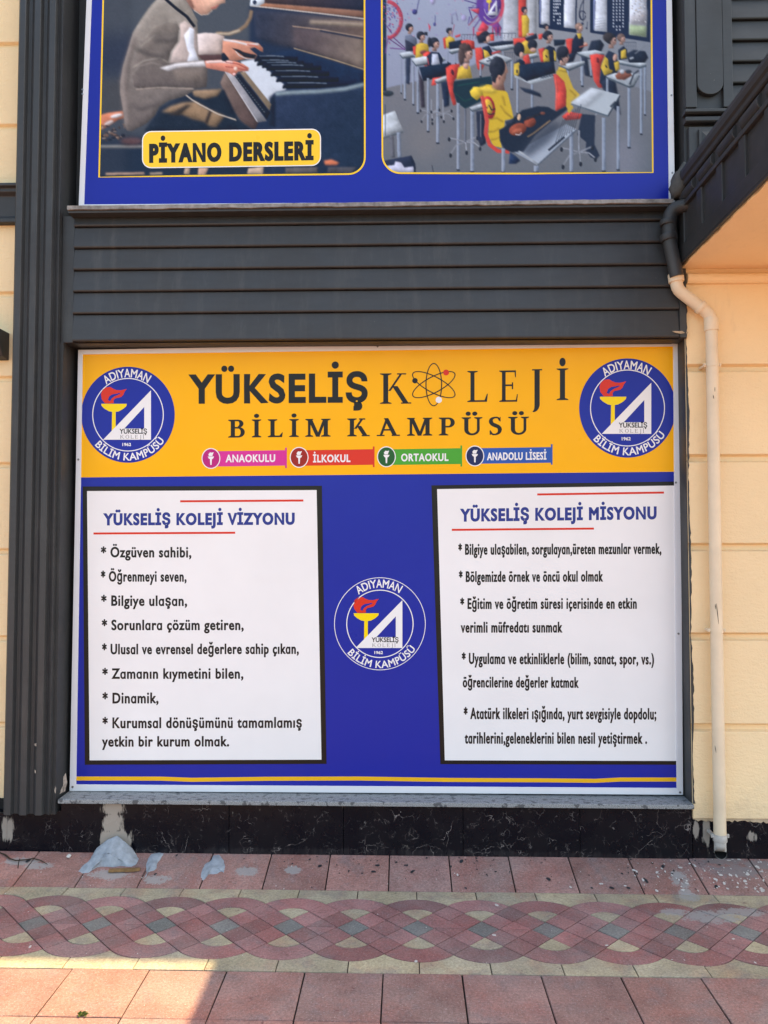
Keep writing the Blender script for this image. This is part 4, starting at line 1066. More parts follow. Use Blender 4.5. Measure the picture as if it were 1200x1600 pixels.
p.poly([(348,63),(366,62),(390,65),(404,68),(411,75),(411,81.5),(407,80),(398,74),(390,76),(402,86),(398,92.5),(384,92),(370,95),(358,94),(347,82)], (204,144,122), .6)
p.line([(349,62),(368,65),(388,70),(404,69)], 3, (238,236,242), .8); p.line([(386,70),(398,71),(409,78)], 2, (216,120,100), .5)
p.poly([(362,75),(372,77),(384,82),(401,86),(397,92),(382,89)], (48,47,54), .5); p.line([(368,80),(374,87),(386,92),(397,92)], 1.3, (226,226,230), .4); p.line([(378,80),(394,84)], 1.2, (190,120,100), .4)
p.poly([(346,84),(350,82),(358,92),(352,96),(347,95)], (40,44,56), .6)
inner1 = [(163,-98),(156,276),(300,274),(544,271)] + corner(544,246,25.5,90,0)[1:] + [(569.5,200),(569,-98)]
p.mesh('piano_photograph', YU, 1.5, inner1, PRINTM, hi, 1)

# --- the music class
c = Paint(594, -104, 1024, 276, (110, 114, 124)); c.vol = 0.42
YEL, RED_, DK, HAIR, SK, TOP_, LEG = (200,168,64), (206,70,62), (33,41,58), (40,42,52), (196,154,140), (182,192,202), (128,140,160)
c.poly([(594,-104),(792,-104),(792,80),(720,112),(594,140)], (160,170,194), 1, (146,154,178), (640,0), (640,120))
c.poly([(790,-104),(1024,-104),(1024,146),(985,134),(880,98),(790,74)], (150,152,158), .8, (130,136,148), (800,20), (1000,130))
c.poly([(594,140),(720,112),(790,74),(880,98),(1024,146),(1024,276),(594,276)], (120,121,128), 1, (104,109,117), (800,120), (800,270))
c.ell(975,250,26,44,(128,130,142),14); c.ell(665,220,26,30,(118,118,122),12)
c.poly([(786,-104),(812,-104),(812,66),(786,72)], (172,177,188), .6); c.poly([(598,-104),(603.5,-104),(603.5,142),(598,142)], (36,46,66), .5); c.ell(606,146,9,4.5,(50,58,66),.8)
c.poly([(810,-104),(823.5,-104),(821,60),(810,58)], RED_, .6); c.poly([(824,-104),(838,-104),(838,62),(824,58)], (166,170,178), .8)
# wall art
for a0, a1, w_, col in ((-85, 95, 6, (200,78,98)),): c.line([(603 + 24*math.cos(R(t)), 31 + 29*math.sin(R(t))) for t in range(a0, a1, 12)], w_, col, .5)
rr = random.Random(5)
for _ in range(90):
    x, y = rr.gauss(612,9), rr.gauss(26,18); c.ell(x, y, rr.uniform(.5,1.6), rr.uniform(.5,1.4), rr.choice([(96,74,140),(178,80,120),(70,84,150)]), .3)
for _ in range(60):
    x, y = rr.uniform(625,780), rr.uniform(-10,70); c.ell(x, y, rr.uniform(.5,2.2), rr.uniform(.5,1.6), rr.choice([(146,140,184),(178,140,172),(132,140,178)]), .5)
for a_1, b_1 in (((607,60),(633,78)),((614,58),(634,76)),((609,75),(633,77)),((602,84),(606,60)),((604,40),(612,52))): c.line([a_1, b_1], 1.5, (112,70,132), .4)
c.ell(648,18.5,4,4.2,(66,66,124)); c.line([(651,18),(655,-2)], 1, (66,66,124)); c.ell(679,38,2.2,2.8,(72,76,128)); c.line([(680,38),(680,24)], .8, (72,76,128))
c.poly([(669,36),(673,42),(671,50)], (200,72,90)); c.poly([(711,56),(720,53),(719,57),(712,59)], (206,72,82)); c.line([(706,58),(710,38)], .8, (190,80,100)); c.ell(676,0,4,7,(172,166,206),1); c.ell(725,28,4,5,(160,154,196),1)
c.poly([(705,22),(713,17),(716,31),(714,33),(712,21),(707,24),(708,38),(705,38)], (146,150,184), .4)
c.ell(767,8,21,32,(206,76,96),.6); c.ell(763,8,19,31,(98,62,150),1.2); c.ell(769,7,14,22,(92,66,146)); c.line([(769+13*math.cos(R(t)), 7+21*math.sin(R(t))) for t in range(20,170,10)], 1, (206,196,220)); c.line([(769+17*math.cos(R(t)), 9+26*math.sin(R(t))) for t in range(40,150,10)], 2, (190,170,200), .5)
c.ell(764,2,4.5,3,(222,196,70)); c.line([(765,3),(764,17)], 1.8, (222,196,70)); c.poly([(760,24),(776,-1),(778,24)], (208,212,226)); c.poly([(768,18),(774,8),(774,18)], (84,66,140))
for pts in ([(732,12),(749,12),(747,22),(740,18)], [(733,14),(738,30),(731,38),(734,26)], [(725,0),(745,6),(738,10)]): c.line(pts, 1.6, (86,66,146), .4)
c.poly([(734,15),(749,13),(748,22)], (206,74,92), .6); c.line([(746,24),(732,40)], 1.4, (176,70,104)); c.line([(750,30),(740,44)], 1.4, (96,64,140)); c.poly([(746,48),(754,33),(764,42),(760,50)], (204,68,84), .8); c.poly([(768,40),(778,34),(784,44),(778,56),(772,46)], (118,60,128), .8)
for x in (740,770,775,781): c.line([(x,42),(x,56)], 1.6, (168,66,104), .5)
# windows
for fr_, panes, gx0, gx1, gy1 in (([(841,-104),(902,-104),(901,51.5),(842,43)], [[(845,-100),(859.5,-100),(859,39.5),(844,38)], [(882,-100),(900,-100),(899,45),(881,43)]], 864, 876.5, 38), ([(922,-104),(1017.5,-104),(1016,66),(922,51)], [[(930,-100),(949,-100),(948.5,50),(928,48)], [(985,-100),(1012,-100),(1010,58),(983,54)]], 956, 976, 47)):
    c.poly(fr_, (32,42,66), .5)
    for pn in panes: c.poly(pn, (206,212,226), .5)
    for gy in range(-100, gy1, 5):
        for i in range(4):
            if rr.random() < .85: x = gx0 + (gx1-gx0)*(i+.5)/4; c.poly([(x-1.1,gy),(x+1.1,gy),(x+1.1,gy+3.2),(x-1.1,gy+3.2)], (196,202,216), .3)
c.poly([(984,38),(1010.5,40),(1010,58),(983,54)], (160,178,142), 1.2); c.poly([(986,24),(1011,14),(1010.5,40),(984,38)], (172,170,176), 2)
for i in range(5): c.line([(930,30+4*i),(948,27+4*i)], .8, (170,176,190), .4)
for _ in range(50): c.ell(rr.uniform(986,1010), rr.uniform(-5,36), 1.2, .9, rr.choice([(150,150,160),(226,226,232),(182,168,160)]), .4)
c.poly([(843,0),(846,0),(845.5,37),(843.5,37)], (120,130,170), .4); c.poly([(927,0),(931,0),(929,47),(927,46)], (120,130,170), .4)
c.line([(912,-10),(911,34)], 1.2, (52,58,80)); c.line([(910+5*math.cos(R(t)), 24+7*math.sin(R(t))) for t in range(0,350,20)], 1.5, (52,58,80)); c.line([(913,-2),(908,8),(905,20),(908,30),(912,31)], 1.5, (52,58,80)); c.ell(910,37,2,2,(52,58,80)); c.line([(918,34),(917,44)], 1, (60,66,86)); c.ell(916.5,44,1.6,1.6,(60,66,86))
# stand wires
for x0_, x1_, y0_, y1_ in ((722,748,54,62),(772,806,52,60),(786,808,82,104),(976,994,66,78)):
    for i in range(7): x = x0_ + (x1_-x0_)*i/6; c.line([(x,y0_),(x-1,y1_)], .7, (84,90,104), .3)
    c.line([(x0_,y0_),(x1_,y0_)], .7, (84,90,104), .3)
def chair(pts): c.poly(pts, RED_, .6)
def desk(top, legs=(), edge=True):
    for x, y0_, y1_, w_ in legs: c.line([(x,y0_),(x,y1_)], w_, LEG, .4); c.line([(x-w_*.28,y0_),(x-w_*.28,y1_)], w_*.3, (160,170,188), .4); c.poly([(x-w_/2,y1_-1.5),(x+w_/2,y1_-1.5),(x+w_/2,y1_+1),(x-w_/2,y1_+1)], (40,46,58), .3)
    if edge: c.poly([(x, y+3.0) for x, y in top], (92,104,116), .4)
    c.poly(top, TOP_, .4)
def head(x, y, r, face=1, hair=HAIR, sk=SK, ry=1.15):
    r *= 0.93; sk2 = tuple(v*.78 for v in sk)
    c.poly([(x - r*.35, y + r*.5), (x + r*.35, y + r*.6), (x + r*.45, y + r*1.5), (x - r*.5, y + r*1.5)], sk2, .6)
    c.ell(x - face*r*.10, y - r*.22, r*.98, r*ry*.86, hair, .6)
    c.poly([(x + face*r*.10, y - r*.25), (x + face*r*.78, y - r*.42), (x + face*r*.92, y + r*.08), (x + face*r*1.02, y + r*.28), (x + face*r*.88, y + r*.38), (x + face*r*.82, y + r*.75), (x + face*r*.50, y + r*ry*.92), (x + face*r*.08, y + r*.78), (x - face*r*.12, y + r*.2)], sk, .55)
    c.ell(x + face*r*.18, y + r*.55, r*.30, r*.42, sk2, r*.14); c.ell(x - face*r*.12, y + r*.18, r*.15, r*.24, sk2, .4)
    c.line([(x + face*r*.50, y + r*.0), (x + face*r*.84, y - r*.06)], r*.10, hair, .3); c.ell(x + face*r*.66, y + r*.14, r*.13, r*.09, (64,46,46), .3)
    c.line([(x + face*r*.58, y + r*.56), (x + face*r*.84, y + r*.54)], r*.12, (146,92,88), .3)
    c.ell(x - face*r*.35, y - r*.55, r*.40, r*.24, tuple(v*1.45 for v in hair), r*.22, al=.5)
def base_(x, y, k_=1.0):
    c.line([(x,y-30*k_),(x,y)], 3*k_, (140,146,158)); 
    for dx, dy in ((-24,-6),(-22,18),(18,-8),(22,8),(2,14)):
        c.line([(x,y),(x+dx*k_*.6,y+dy*k_*.35-2*k_),(x+dx*k_,y+dy*k_)], 2*k_, (158,164,176), .4); c.ell(x+dx*k_, y+dy*k_+2*k_, 2*k_, 3.2*k_, (38,42,52), .4)
# back rows
c.poly([(633,56),(641,54),(651,60),(652,76),(634,80)], (96,104,124), .6); c.poly([(633,62),(638,64),(648,70),(649,80),(634,80)], (48,50,66), .8); head(640,44,6.6)
c.poly([(634,84),(642,84),(640,132),(634,130)], (48,56,76), .8)
desk([(624,83),(640,80.5),(650,86),(629,89)], [(627,90,146,2.4),(632.6,91,156,3.4)])
chair([(645,73),(652,71),(651,87),(646,85)]); c.poly([(650,70),(658,66),(670,70),(670,84),(660,88),(656,91),(649,92)], YEL, .6); c.ell(662,82,6,3.5,(110,60,60),.8); head(658,57,7.2); c.poly([(663,50),(668,50),(668,56),(663,54)], HAIR, .5)
chair([(692,60),(698,57),(697,76),(694,76)]); c.poly([(696,60),(702,56),(710,60),(711,68),(700,76),(697,74)], YEL, .5); head(702,49,5, -1 if False else 1); c.poly([(704,44),(706,43),(706,47)], HAIR, .3)
c.poly([(701,66),(722,62),(723,76),(702,77)], (30,38,52), .6); desk([(700,78),(718,75),(722,77),(706,82)], [(712,80,100,2.2),(700,82,98,2)])
chair([(720,64),(730,62),(741,64),(742,76),(736,78),(722,74)]); chair([(744,50),(757,48),(757,57),(745,58)]); chair([(765,54),(772,53),(772,64),(766,64)])
c.poly([(760,68),(785,64),(803,64),(800,70),(770,74)], (34,40,54), .7); desk([(766,73),(800,69),(804,73),(778,78)], [(786,76,96,2.2)])
c.poly([(744,56),(760,54),(762,66),(748,68)], (38,40,52), 1)
# jacket girl
chair([(661,84),(668,80),(674,82),(672,102),(663,104)])
desk([(643,92),(662,88),(697,90),(690,95),(650,101)], [(646,102,164,3.2),(653,103,177,4)])
c.poly([(667,88),(674,81),(686,82),(692,92),(690,104),(668,104)], (34,40,58), .5); c.poly([(675,84),(684,84),(688,102),(674,102)], (176,184,204), .6); c.line([(668,90),(670,102)], 1.4, (196,80,80), .4); head(679,68,8.6); c.ell(671,66,3,8,HAIR,.8)
c.poly([(655,105),(704,98),(706,104),(697,117),(682,122),(661,127)], (29,38,54), .6)
c.poly([(654,112),(662,128),(664,168),(658,168)], (58,52,62), 1); c.poly([(689,128),(702,126),(702,165),(694,168)], (36,44,64), 1)
chair([(676,122),(690,120),(684,132),(674,134)]) ; desk([(678,125),(697,118.5),(702,122),(684,128)], [(669,122,206,4),(684,128,224,4.6)])
base_(674,176,.7); base_(692,178,.75)
# middle
chair([(742,75),(752,74),(757,84),(757,97),(750,100),(744,98)]); c.poly([(744,96),(758,100),(752,111),(746,108)], RED_, .6)
c.poly([(754,74),(764,71),(769,80),(769,92),(755,92)], DK, .5); c.poly([(755,77),(762,80),(768,90),(757,92)], YEL, .5); head(759,57,7.6); c.ell(756,58,8,7,HAIR,.7); c.ell(763,61,3.6,5,SK,.5); c.line([(752,53),(772,52)], 2, HAIR, .5)
c.line([(768,84),(782,80)], 3, (200,70,66), .7)
desk([(747,95.5),(776,83.5),(801,91.5),(790,97),(767,102)], [(751,98,120,3),(768,102,118,3),(800,94,140,4)])
for i in range(10): c.ell(rr.uniform(760,782), rr.uniform(87,97), 2.2, .8, (76,84,98), .4)
# girl with long hair
chair([(696.5,106),(704,101),(719,99.5),(716,117),(710,126),(709,140),(713,163),(708,165),(702,145),(698,125)]); c.ell(707,113,2.2,4.5,(80,40,50),.5,-15)
c.poly([(713,124),(716,106),(724,101),(734,103),(738,122)], YEL, .6); c.poly([(722,100),(733,98),(731,108),(725,107)], SK, .6)
head(729,83,11,1,(78,64,62)); c.ell(721,87,5,15,(78,64,62),1); c.ell(726,73,9,6,(78,64,62),.8); c.line([(729,66),(730,70)], 2, (200,80,70), .4)
# vest boy, centre
chair([(802,60),(825,59),(827,68),(803,71)]); c.poly([(813,68),(822,62),(830,70),(838,80),(834,84),(818,84)], YEL, .7); c.ell(832,70,7.5,8.5,HAIR,.7); c.ell(833,78,5,3.5,SK,.8); desk([(822,86),(838,83),(842,86),(826,90)], [(832,88,112,2.6)])
c.poly([(815,24),(823,23),(827,30),(826,56),(816,58)], YEL, .6); head(819.5,16,5.2); c.ell(825,54,2.5,2.5,SK,.5)
c.poly([(820,60),(838,52),(840,60),(824,64)], (36,42,56), .7); c.line([(826,54),(834,53)], 2.6, (204,82,74), .5)
chair([(817,88),(826,84),(829,100),(818,102)]); c.poly([(804,98),(812,92),(820,96),(820,116),(806,120)], DK, .6); c.poly([(803,100),(811,97),(815,108),(808,121),(803,118)], YEL, .6); c.ell(811,77,8.4,11,HAIR,.7); c.ell(815,86,3.6,5,SK,.6)
for x_ in (807,808.5): c.line([(x_,109),(x_,114)], .8, DK, .3)
desk([(804,117),(823,126.5),(866,115),(868,120),(831,132),(804,121)], [(808.7,122,178,3.4),(831.6,132,176,4)], False)
c.poly([(811,102),(840,97),(865.5,96),(868,114),(823,127),(812,119)], (30,39,55), .6); c.line([(846,122),(866,117)], 1, DK); 
for i in range(6): c.line([(844+4*i,124-i),(850+3.4*i,116)], .8, (60,68,82), .3)
c.poly([(811,136),(830,140),(844,146),(846,152),(820,144)], (40,48,66), 1)
# jacket boy and friends at the back right
c.poly([(845,56),(853,49),(858,55),(852,62)], DK, .6); head(853,42,4.6); chair([(841,54),(848,52),(847,61),(842,62)]); c.poly([(865,62),(884,62),(882,70),(866,72)], (32,40,54), .7)
chair([(841,77),(851,74),(851,97),(845,97)]); c.poly([(850,76),(858,71),(867,75),(869,96),(850,97)], DK, .5); c.poly([(848,82),(852,76),(857,78),(859,96),(849,97)], YEL, .6); c.poly([(865,78),(869,82),(869,95),(866,95)], YEL, .5); head(857,57,8); c.line([(852.5,86),(855,90)], 2, (60,52,40), .4)
chair([(884,62),(889,60),(896,60),(896,80),(890,86),(886,80)]); c.poly([(893,84),(894,64),(900,54),(911,58),(913,72),(906,84)], (32,36,52), .6); c.poly([(901,52),(909,52),(908,60),(904,61)], YEL, .5); head(905,43,6.6,1,(140,112,100)); c.ell(915,69,3.5,3,SK,.6)
c.poly([(918,80),(924,64),(938,62),(944,70),(938,84),(922,86)], (36,42,56), .8); desk([(900,82),(930,78),(946,82),(920,90)], [(908.6,90,128,3.6),(924,90,120,3)])
c.poly([(908,88),(918,90),(922,120),(914,118)], (44,50,66), 1); c.line([(905,74),(918,70)], 2, (190,96,78), .6)
desk([(872,100),(896,98),(913,95),(914,98),(889,108)], [(888,108,128,3.4),(910,98,135,4.4)]); c.poly([(872,96),(890,84),(902,80),(896,96),(880,100)], (32,39,54), .8)
# right front pair
c.poly([(966,78),(974,72),(980,78),(980,92),(967,94)], DK, .5); c.poly([(970,80),(978,76),(979.5,91),(970,92)], YEL, .6); head(971,60,7,-1 if False else 1,(112,90,84))
c.poly([(978,84),(990,78),(1008,80),(1013,90),(1006,100),(984,100)], (34,40,54), .8); c.line([(984,92),(990,90)], 3, (196,204,216), .8); c.line([(992,84),(1008,72)], 1.6, (150,156,168), .4)
desk([(967,94),(984,98),(1010,98),(1010,101),(1000,104),(968,98)], [(1002,104,210,4.4),(1008,100,180,3)])
chair([(921.5,86),(932,84),(945,86),(940,99),(937,125),(945,137),(935,137),(928,126),(924,103)]); c.ell(934,94,2,4.4,(110,40,46),.5,-10)
c.poly([(939,104),(946,87),(951,79),(962,84),(966,100),(964,118),(944,132),(937,130)], DK, .6); c.poly([(938.5,105),(945,88),(950,92),(952,108),(958,110),(956,114),(944,118)], YEL, .6); c.poly([(959,98),(967,95),(968,108),(962,112)], YEL, .6); c.ell(961,90,3.4,6,SK,.6,10); c.line([(946,102),(948.5,106)], 2, (54,48,40), .4); head(955,62,9.6); c.ell(950,58,8,7.5,(56,50,52),1)
c.poly([(938,128),(948,122),(962,128),(966,150),(970,180),(962,172),(950,160)], (38,45,62), 1)
desk([(946,119),(961,114),(1000,115),(990,133),(983,134.5)], [(949,121,150,4),(983,134,231,5)]); c.poly([(961,118),(970,110),(984,112),(988,118),(976,125),(964,124)], (134,80,64), .7); c.ell(972,112,4,3.5,(180,186,196),.8); c.ell(982,112,5,3,(52,54,62),.8); c.line([(984,132),(990,116),(998,110)], 2.4, (56,62,76), .5)
# the boy in front with the dark trousers
c.poly([(909,178),(930,180),(929,226),(937,243),(932,249),(923,246),(915,235),(916,222),(902,211)], (41,49,66), .7)
base_(905,238,1.15); c.line([(930,180),(938,172)], 1.6, (150,158,170)); 
chair([(878,182),(888,174),(910,178),(906,186),(884,188)])
c.poly([(869,112),(873,107),(886,113),(896,138),(906,148),(899,158),(893,162),(896,168),(889,178),(884,166),(883,140),(870,128)], YEL, .6); c.line([(890,140),(900,150),(892,160)], 2, (168,134,46), 1)
c.poly([(864.5,116),(870,116),(882,128),(885,142),(884.5,166),(868,174.5),(868.5,140)], RED_, .7); c.poly([(866,118),(869,118),(872,140),(870,172),(868,173),(868.5,140)], (232,96,86), .8)
head(880,88,10.4,1,HAIR,SK,1.3); c.ell(879,81,9.8,9.5,HAIR,.8); c.ell(876.5,97,2,3.2,SK,.4); c.poly([(873,104),(884,108),(886,114),(872,110)], YEL, .6)
desk([(891,160.5),(924,137),(969,148),(950,180)], [(943.5,184,268,6),(966,166,266,5)])
c.poly([(891,161),(924,138),(946,143),(916,169)], (196,204,216), 3, al=.6); c.poly([(953,166),(961,158),(963,160),(955,168)], (60,68,80), .5); c.line([(969,149),(950,181)], 1.6, (40,48,62), .4)
# the boy with the violin
c.poly([(709,127),(767,119),(770,134),(754,157),(727,170),(714,160),(708,142)], (28,50,60), .7); c.line([(712,146),(726,158),(748,150)], 1.6, (32,86,80), .6); c.line([(715,134),(750,128)], 1.2, (40,90,84), .6)
desk([(733,168),(752,162),(758,166),(738,172)], [(716,161,266,5.2),(738,172,269,6.2)]); base_(727,222,1.05); c.line([(727,170),(727,222)], 3.4, (96,102,116))
c.poly([(744,174),(758,172),(759,224),(751,229),(746,216)], (42,46,62), .7); c.line([(751,178),(751,214)], 1, (150,154,164), .4)
c.poly([(752.5,137),(760,132),(778,133),(793,145),(799,167),(802.5,185),(789,188),(788,199),(780,203),(784,231),(771,228),(763,213),(764,186),(753,151)], (212,178,54), .5)
c.poly([(770,124),(786,126),(789,142),(768,140)], (158,112,98), .6)
c.poly([(783,92),(790,98),(792,106),(794,112),(791,116),(790,124),(784,136),(775,134),(772,118)], (190,142,122), .6); c.ell(777,105,12.5,16.5,HAIR,.7,6); c.poly([(768,112),(776,120),(774,130),(768,126)], HAIR, .8); c.ell(780,121.5,3,4.6,(196,146,126),.5,10); c.ell(780,121.5,1.4,2.6,(140,94,84),.5); c.ell(772,98,5,6,(66,70,82),2.4,al=.7)
c.poly([(734,143),(740,135.5),(753,136),(755,149),(745,157),(736,150)], (222,190,66), .6); c.ell(762,140,14,5,(228,198,78),2.5,10)
for pts in ([(782,165),(790,176),(800,184)], [(764,186),(776,184),(786,190)], [(763,206),(772,205),(780,200)], [(766,218),(774,217),(782,213)], [(785,150),(789,165)]): c.line(pts, 2, (168,134,44), 1.2)
c.ell(764,168,9.5,18,(190,52,60),.6,-10); c.ell(763,167,7,12.5,(222,180,66),.6,-10); c.line([(757,165),(761,169),(764,164),(768,172),(774,170)], 2, (48,42,46), .4); c.line([(758,175),(766,179),(773,177)], 1.6, (48,42,46), .5)
c.line([(753,150),(757,167),(761,190),(759,209),(765,226),(778,236),(796,237)], 6, RED_, .6); c.line([(752,151),(756,168),(759,190),(757,209)], 1.6, (238,110,98), .6)
c.poly([(797,238),(806,244),(813,251),(806,256),(795,256)], (36,50,80), .8)
c.poly([(786,228),(790,232),(809,235),(885,194),(901,202),(840,258)], (168,180,196), .6)
c.poly([(780,203),(789,198),(800,186),(816,172),(840,166),(856,167),(869,174),(884,166),(887,171),(862,190),(836,212),(818,237),(800,238),(788,233),(781,220)], (34,41,56), .8); c.poly([(836,212),(862,190),(880,196),(858,222),(826,246),(812,236)], (52,60,76), 5, al=.75)
c.ell(809,202,14,9.5,(142,70,52),.6,-18); c.ell(828,191,9.5,8,(136,66,50),.6,-18); c.ell(808,205,9,4,(176,96,72),1.5,-18); c.line([(818,188),(846,177)], 3, (44,40,46), .5); c.ell(848,177,4,2.6,(112,66,56),.6); c.ell(811,183,2.8,5.4,(206,170,140),.5,8); c.line([(805,210),(812,211),(815,207)], 1.4, (222,226,232), .4); c.poly([(789,190),(802,186),(806,192),(794,200)], (44,50,66), .7)
c.line([(824,214),(834,208),(860,188)], 1.7, (204,160,112), .4)
desk([(809,236.5),(812,235.5),(842,256),(840,258)], [(786.6,232,270,6),(838,259,270,8),(893,206,270,6.4)], False)
for i in range(8):
    t = i/7; c.line([(868+29*t, 223-20*t),(880+28*t, 187-24*t)], .9, (52,60,74), .3)
c.line([(857,235),(882,214)], 3.2, (40,46,60), .4); c.line([(840,258),(901,203)], 1.6, (70,80,94), .4)
# near left corner
c.poly([(597,180),(617,173),(630,204),(597,215)], TOP_, .5); c.line([(597,216),(630,206)], 2.4, (96,106,116), .5); c.line([(623,207),(624,247)], 6, LEG, .5); c.line([(612,212),(614,246)], 6, (96,98,108), .8); c.line([(602,163),(602,212)], 1, (52,60,74))
c.poly([(600,251),(643,243),(649,256),(650,274),(598,274)], (40,46,66), .6); c.poly([(604,259),(616,258),(618,252),(627,254),(632,262),(646,260),(647,270),(610,270)], (188,192,216), .7); c.line([(675,258),(677,269)], 1, (50,56,68))
c.poly([(594,-104),(1024,-104),(1024,276),(594,276)], (120,132,158), 0, al=0.07)
inner2 = [(596,-98),(598,236)] + corner(626,242,28,180,90) + [(820,270.8),(1019.5,269),(1016.5,-98)]
c.mesh('classroom_photograph', YU, 1.5, inner2, PRINTM, hi, 2)
# ------------------------------------------------------------------ drainpipe
YP = -0.035
def bend(p, q, r_, n=6):                      # short rounded corner points between straight runs
    return [p.lerp(q, k / n) for k in range(n + 1)]
def smooth(path, rad=0.05, n=6):
    out = [Vector(path[0])]
    for a, b, c in zip(path[:-2], path[1:-1], path[2:]):
        a, b, c = Vector(a), Vector(b), Vector(c)
        d1 = min(rad, (a-b).length*.45); d2 = min(rad, (c-b).length*.45)
        p, q = b + (a-b).normalized()*d1, b + (c-b).normalized()*d2
        for k in range(n+1):
            t = k/n; out.append(p*(1-t)**2 + b*2*t*(1-t) + q*t*t)
    out.append(Vector(path[-1])); return out
foot = onY(1125, 1330, YP); foot.z = ZB
dp = thing('drainpipe', 'cream painted rainwater pipe on the cream wall, with a dark upper bend', 'drainpipe', foot)
YD = -0.055
a = [onY(1092, 318, -0.10), onY(1062, 324, YD), onY(1046, 352, YD), onY(1049, 395, YD), onY(1058, 432, YD)]
up_ = MB(); up_.tube(smooth([a[0], onY(1047, 326, YD), onY(1045, 372, YD), onY(1057.5, 432, YD)], 0.055), 0.0340, 24)
uppipe = up_.build('upper_pipe', M['dark'], dp); uppipe['label'] = 'dark painted upper bend of the pipe'
def collar(p, q, r_, mat, name='collar', par=dp):
    c = MB(); d = (q - p); c.tube([p, p + d*0.12, p + d*0.88, q], [r_*0.96, r_, r_, r_*0.96], 24); return c.build(name, mat, par)
collar(onY(1043.8, 366, YD), onY(1045.5, 376, YD), 0.041, M['dark'], par=uppipe)
collar(onY(1043.5, 344, YD), onY(1043.8, 352, YD), 0.040, M['dark'], par=uppipe)
e0, e1, e2, e3 = onY(1055.5, 428, YP), onY(1058, 452, YP), onY(1110, 492, YP), onY(1111.5, 512, YP)
el = MB(); el.tube(smooth([e0, e1, e2, e3], 0.028, 3), 0.0305, 24); el.build('elbow', M['pipe'], dp)
collar(e0, onY(1057, 441, YP), 0.0385, M['pipe']); collar(onY(1092, 478, YP), onY(1097.5, 482.5, YP), 0.0355, M['pipe'])
collar(onY(1111, 497, YP), onY(1111.6, 517, YP), 0.0350, M['pipe'])
s0 = onY(1111.7, 510, YP); s1 = onY(1125, 1308, YP); s1 = Vector((s0.x + (s1.x - s0.x) * 1.0, YP, s1.z))
st_ = MB(); st_.tube([s0, s0.lerp(s1, .33), s0.lerp(s1, .66), s1], 0.0298, 28); st_.build('straight_pipe', M['pipe'], dp)
sh = MB(); g0 = s1; g1 = Vector((s1.x - 0.004, YP - 0.010, ZB + 0.060)); g2 = Vector((s1.x - 0.008, YP - 0.026, float(onY(1122, 1336, -0.08).z)))
sh.tube([g0, g0.lerp(g1, .5), g1, g2], 0.0285, 24, caps=False); sh.tube([g0, g0.lerp(g1, .5), g1, g2 + Vector((0, 0, 0.001))], 0.0255, 24, 1, caps=False)
sh.build('shoe', [M['shoe'], M['near_black']], dp)
collar(Vector((s1.x, YP, s1.z + 0.012)), Vector((s1.x, YP, s1.z - 0.020)), 0.0335, M['shoe'])
def bracket(y, mat):
    t = (y - 510) / (1308 - 510); c = s0.lerp(s1, t); b = MB()
    b.tube([c + Vector((0, 0, -0.010)), c + Vector((0, 0, 0.010))], 0.0325, 24)
    for sx in (-1, 1):
        b.box((c.x + sx*0.030 - 0.014, YP - 0.004, c.z - 0.009), (c.x + sx*0.030 + 0.014, YP + 0.004, c.z + 0.009))
        b.tube([(c.x + sx*0.037, YP - 0.012, c.z), (c.x + sx*0.037, YP + 0.012, c.z)], 0.004, 10)
        b.box((c.x + sx*0.030 - 0.008, YP + 0.004, c.z - 0.006), (c.x + sx*0.030 + 0.008, 0.05, c.z + 0.006))
    b.build('bracket', mat, dp, bevel=0.0015)
for (xa, ya, xb, yb) in ((1119,943,1123,975), (1117,944,1118,952), (1116,1165,1118,1176), (1114,617,1115,623), (1117,605,1117,612)):
    u, v = onY(xa, ya, YP - 0.0300), onY(xb, yb, YP - 0.0300); u.x = s0.x + (u.x - s0.x) * 0.9; v.x = s0.x + (v.x - s0.x) * 0.9
    sc = MB(); sc.tube([u, u.lerp(v, .5), v], [.0006, .0016, .0006], 6); sc.build('scratch', M['near_black'], dp)
for y, mm in ((572, 'pipe'), (990, 'pipe'), (1306, 'shoe')): bracket(y, M[mm])

# ------------------------------------------------------------------ mortar, drops and litter on the pavement
def blob(name, outline, hfun, mat, label, cat, sub=26, group=None, noise=0.004):
    """a lump with an irregular outline (pixels on the pavement) and a height field"""
    P = [onG(x, y) for x, y in outline]
    xs = [p.x for p in P]; ys = [p.y for p in P]; c = Vector((sum(xs)/len(xs), sum(ys)/len(ys), 0))
    n = len(P); mb = MB(); rings = 9; vs = []
    for r_ in range(rings + 1):
        f = 1 - r_ / rings
        for i, p in enumerate(P):
            q = c.lerp(Vector((p.x, p.y, 0)), f)
            vs.append((q.x, q.y, gz(q.y) - 0.001 + hfun(q, 1 - f) + (random.uniform(-noise, noise) if 0 < r_ else 0)))
    fs = [[r_*n+i, r_*n+(i+1) % n, (r_+1)*n+(i+1) % n, (r_+1)*n+i] for r_ in range(rings) for i in range(n)]
    mb.add(vs, fs, 0, True)
    o = mb.build(name, mat); 
    loc = Vector((c.x, c.y, gz(c.y))); o.data.transform(Matrix.Translation(-loc)); o.location = loc
    return tag(o, label, cat, group)
def rough(outline, k=3, amp=2.0):
    out = []
    for i, (x, y) in enumerate(outline):
        x2, y2 = outline[(i+1) % len(outline)]
        for j in range(k):
            t = j / k; out.append((x + (x2-x)*t + random.uniform(-amp, amp)*(j > 0), y + (y2-y)*t + random.uniform(-amp, amp)*0.6*(j > 0)))
    return out
heap_out = rough([(122,1361),(127,1354),(136,1348),(142,1340),(146,1333),(212,1333),(217,1341),(213,1349),(205,1353),(192,1352),(176,1354),(160,1353),(150,1355),(140,1362),(130,1364)], 3, 1.0)
hx = onG(181, 1334)
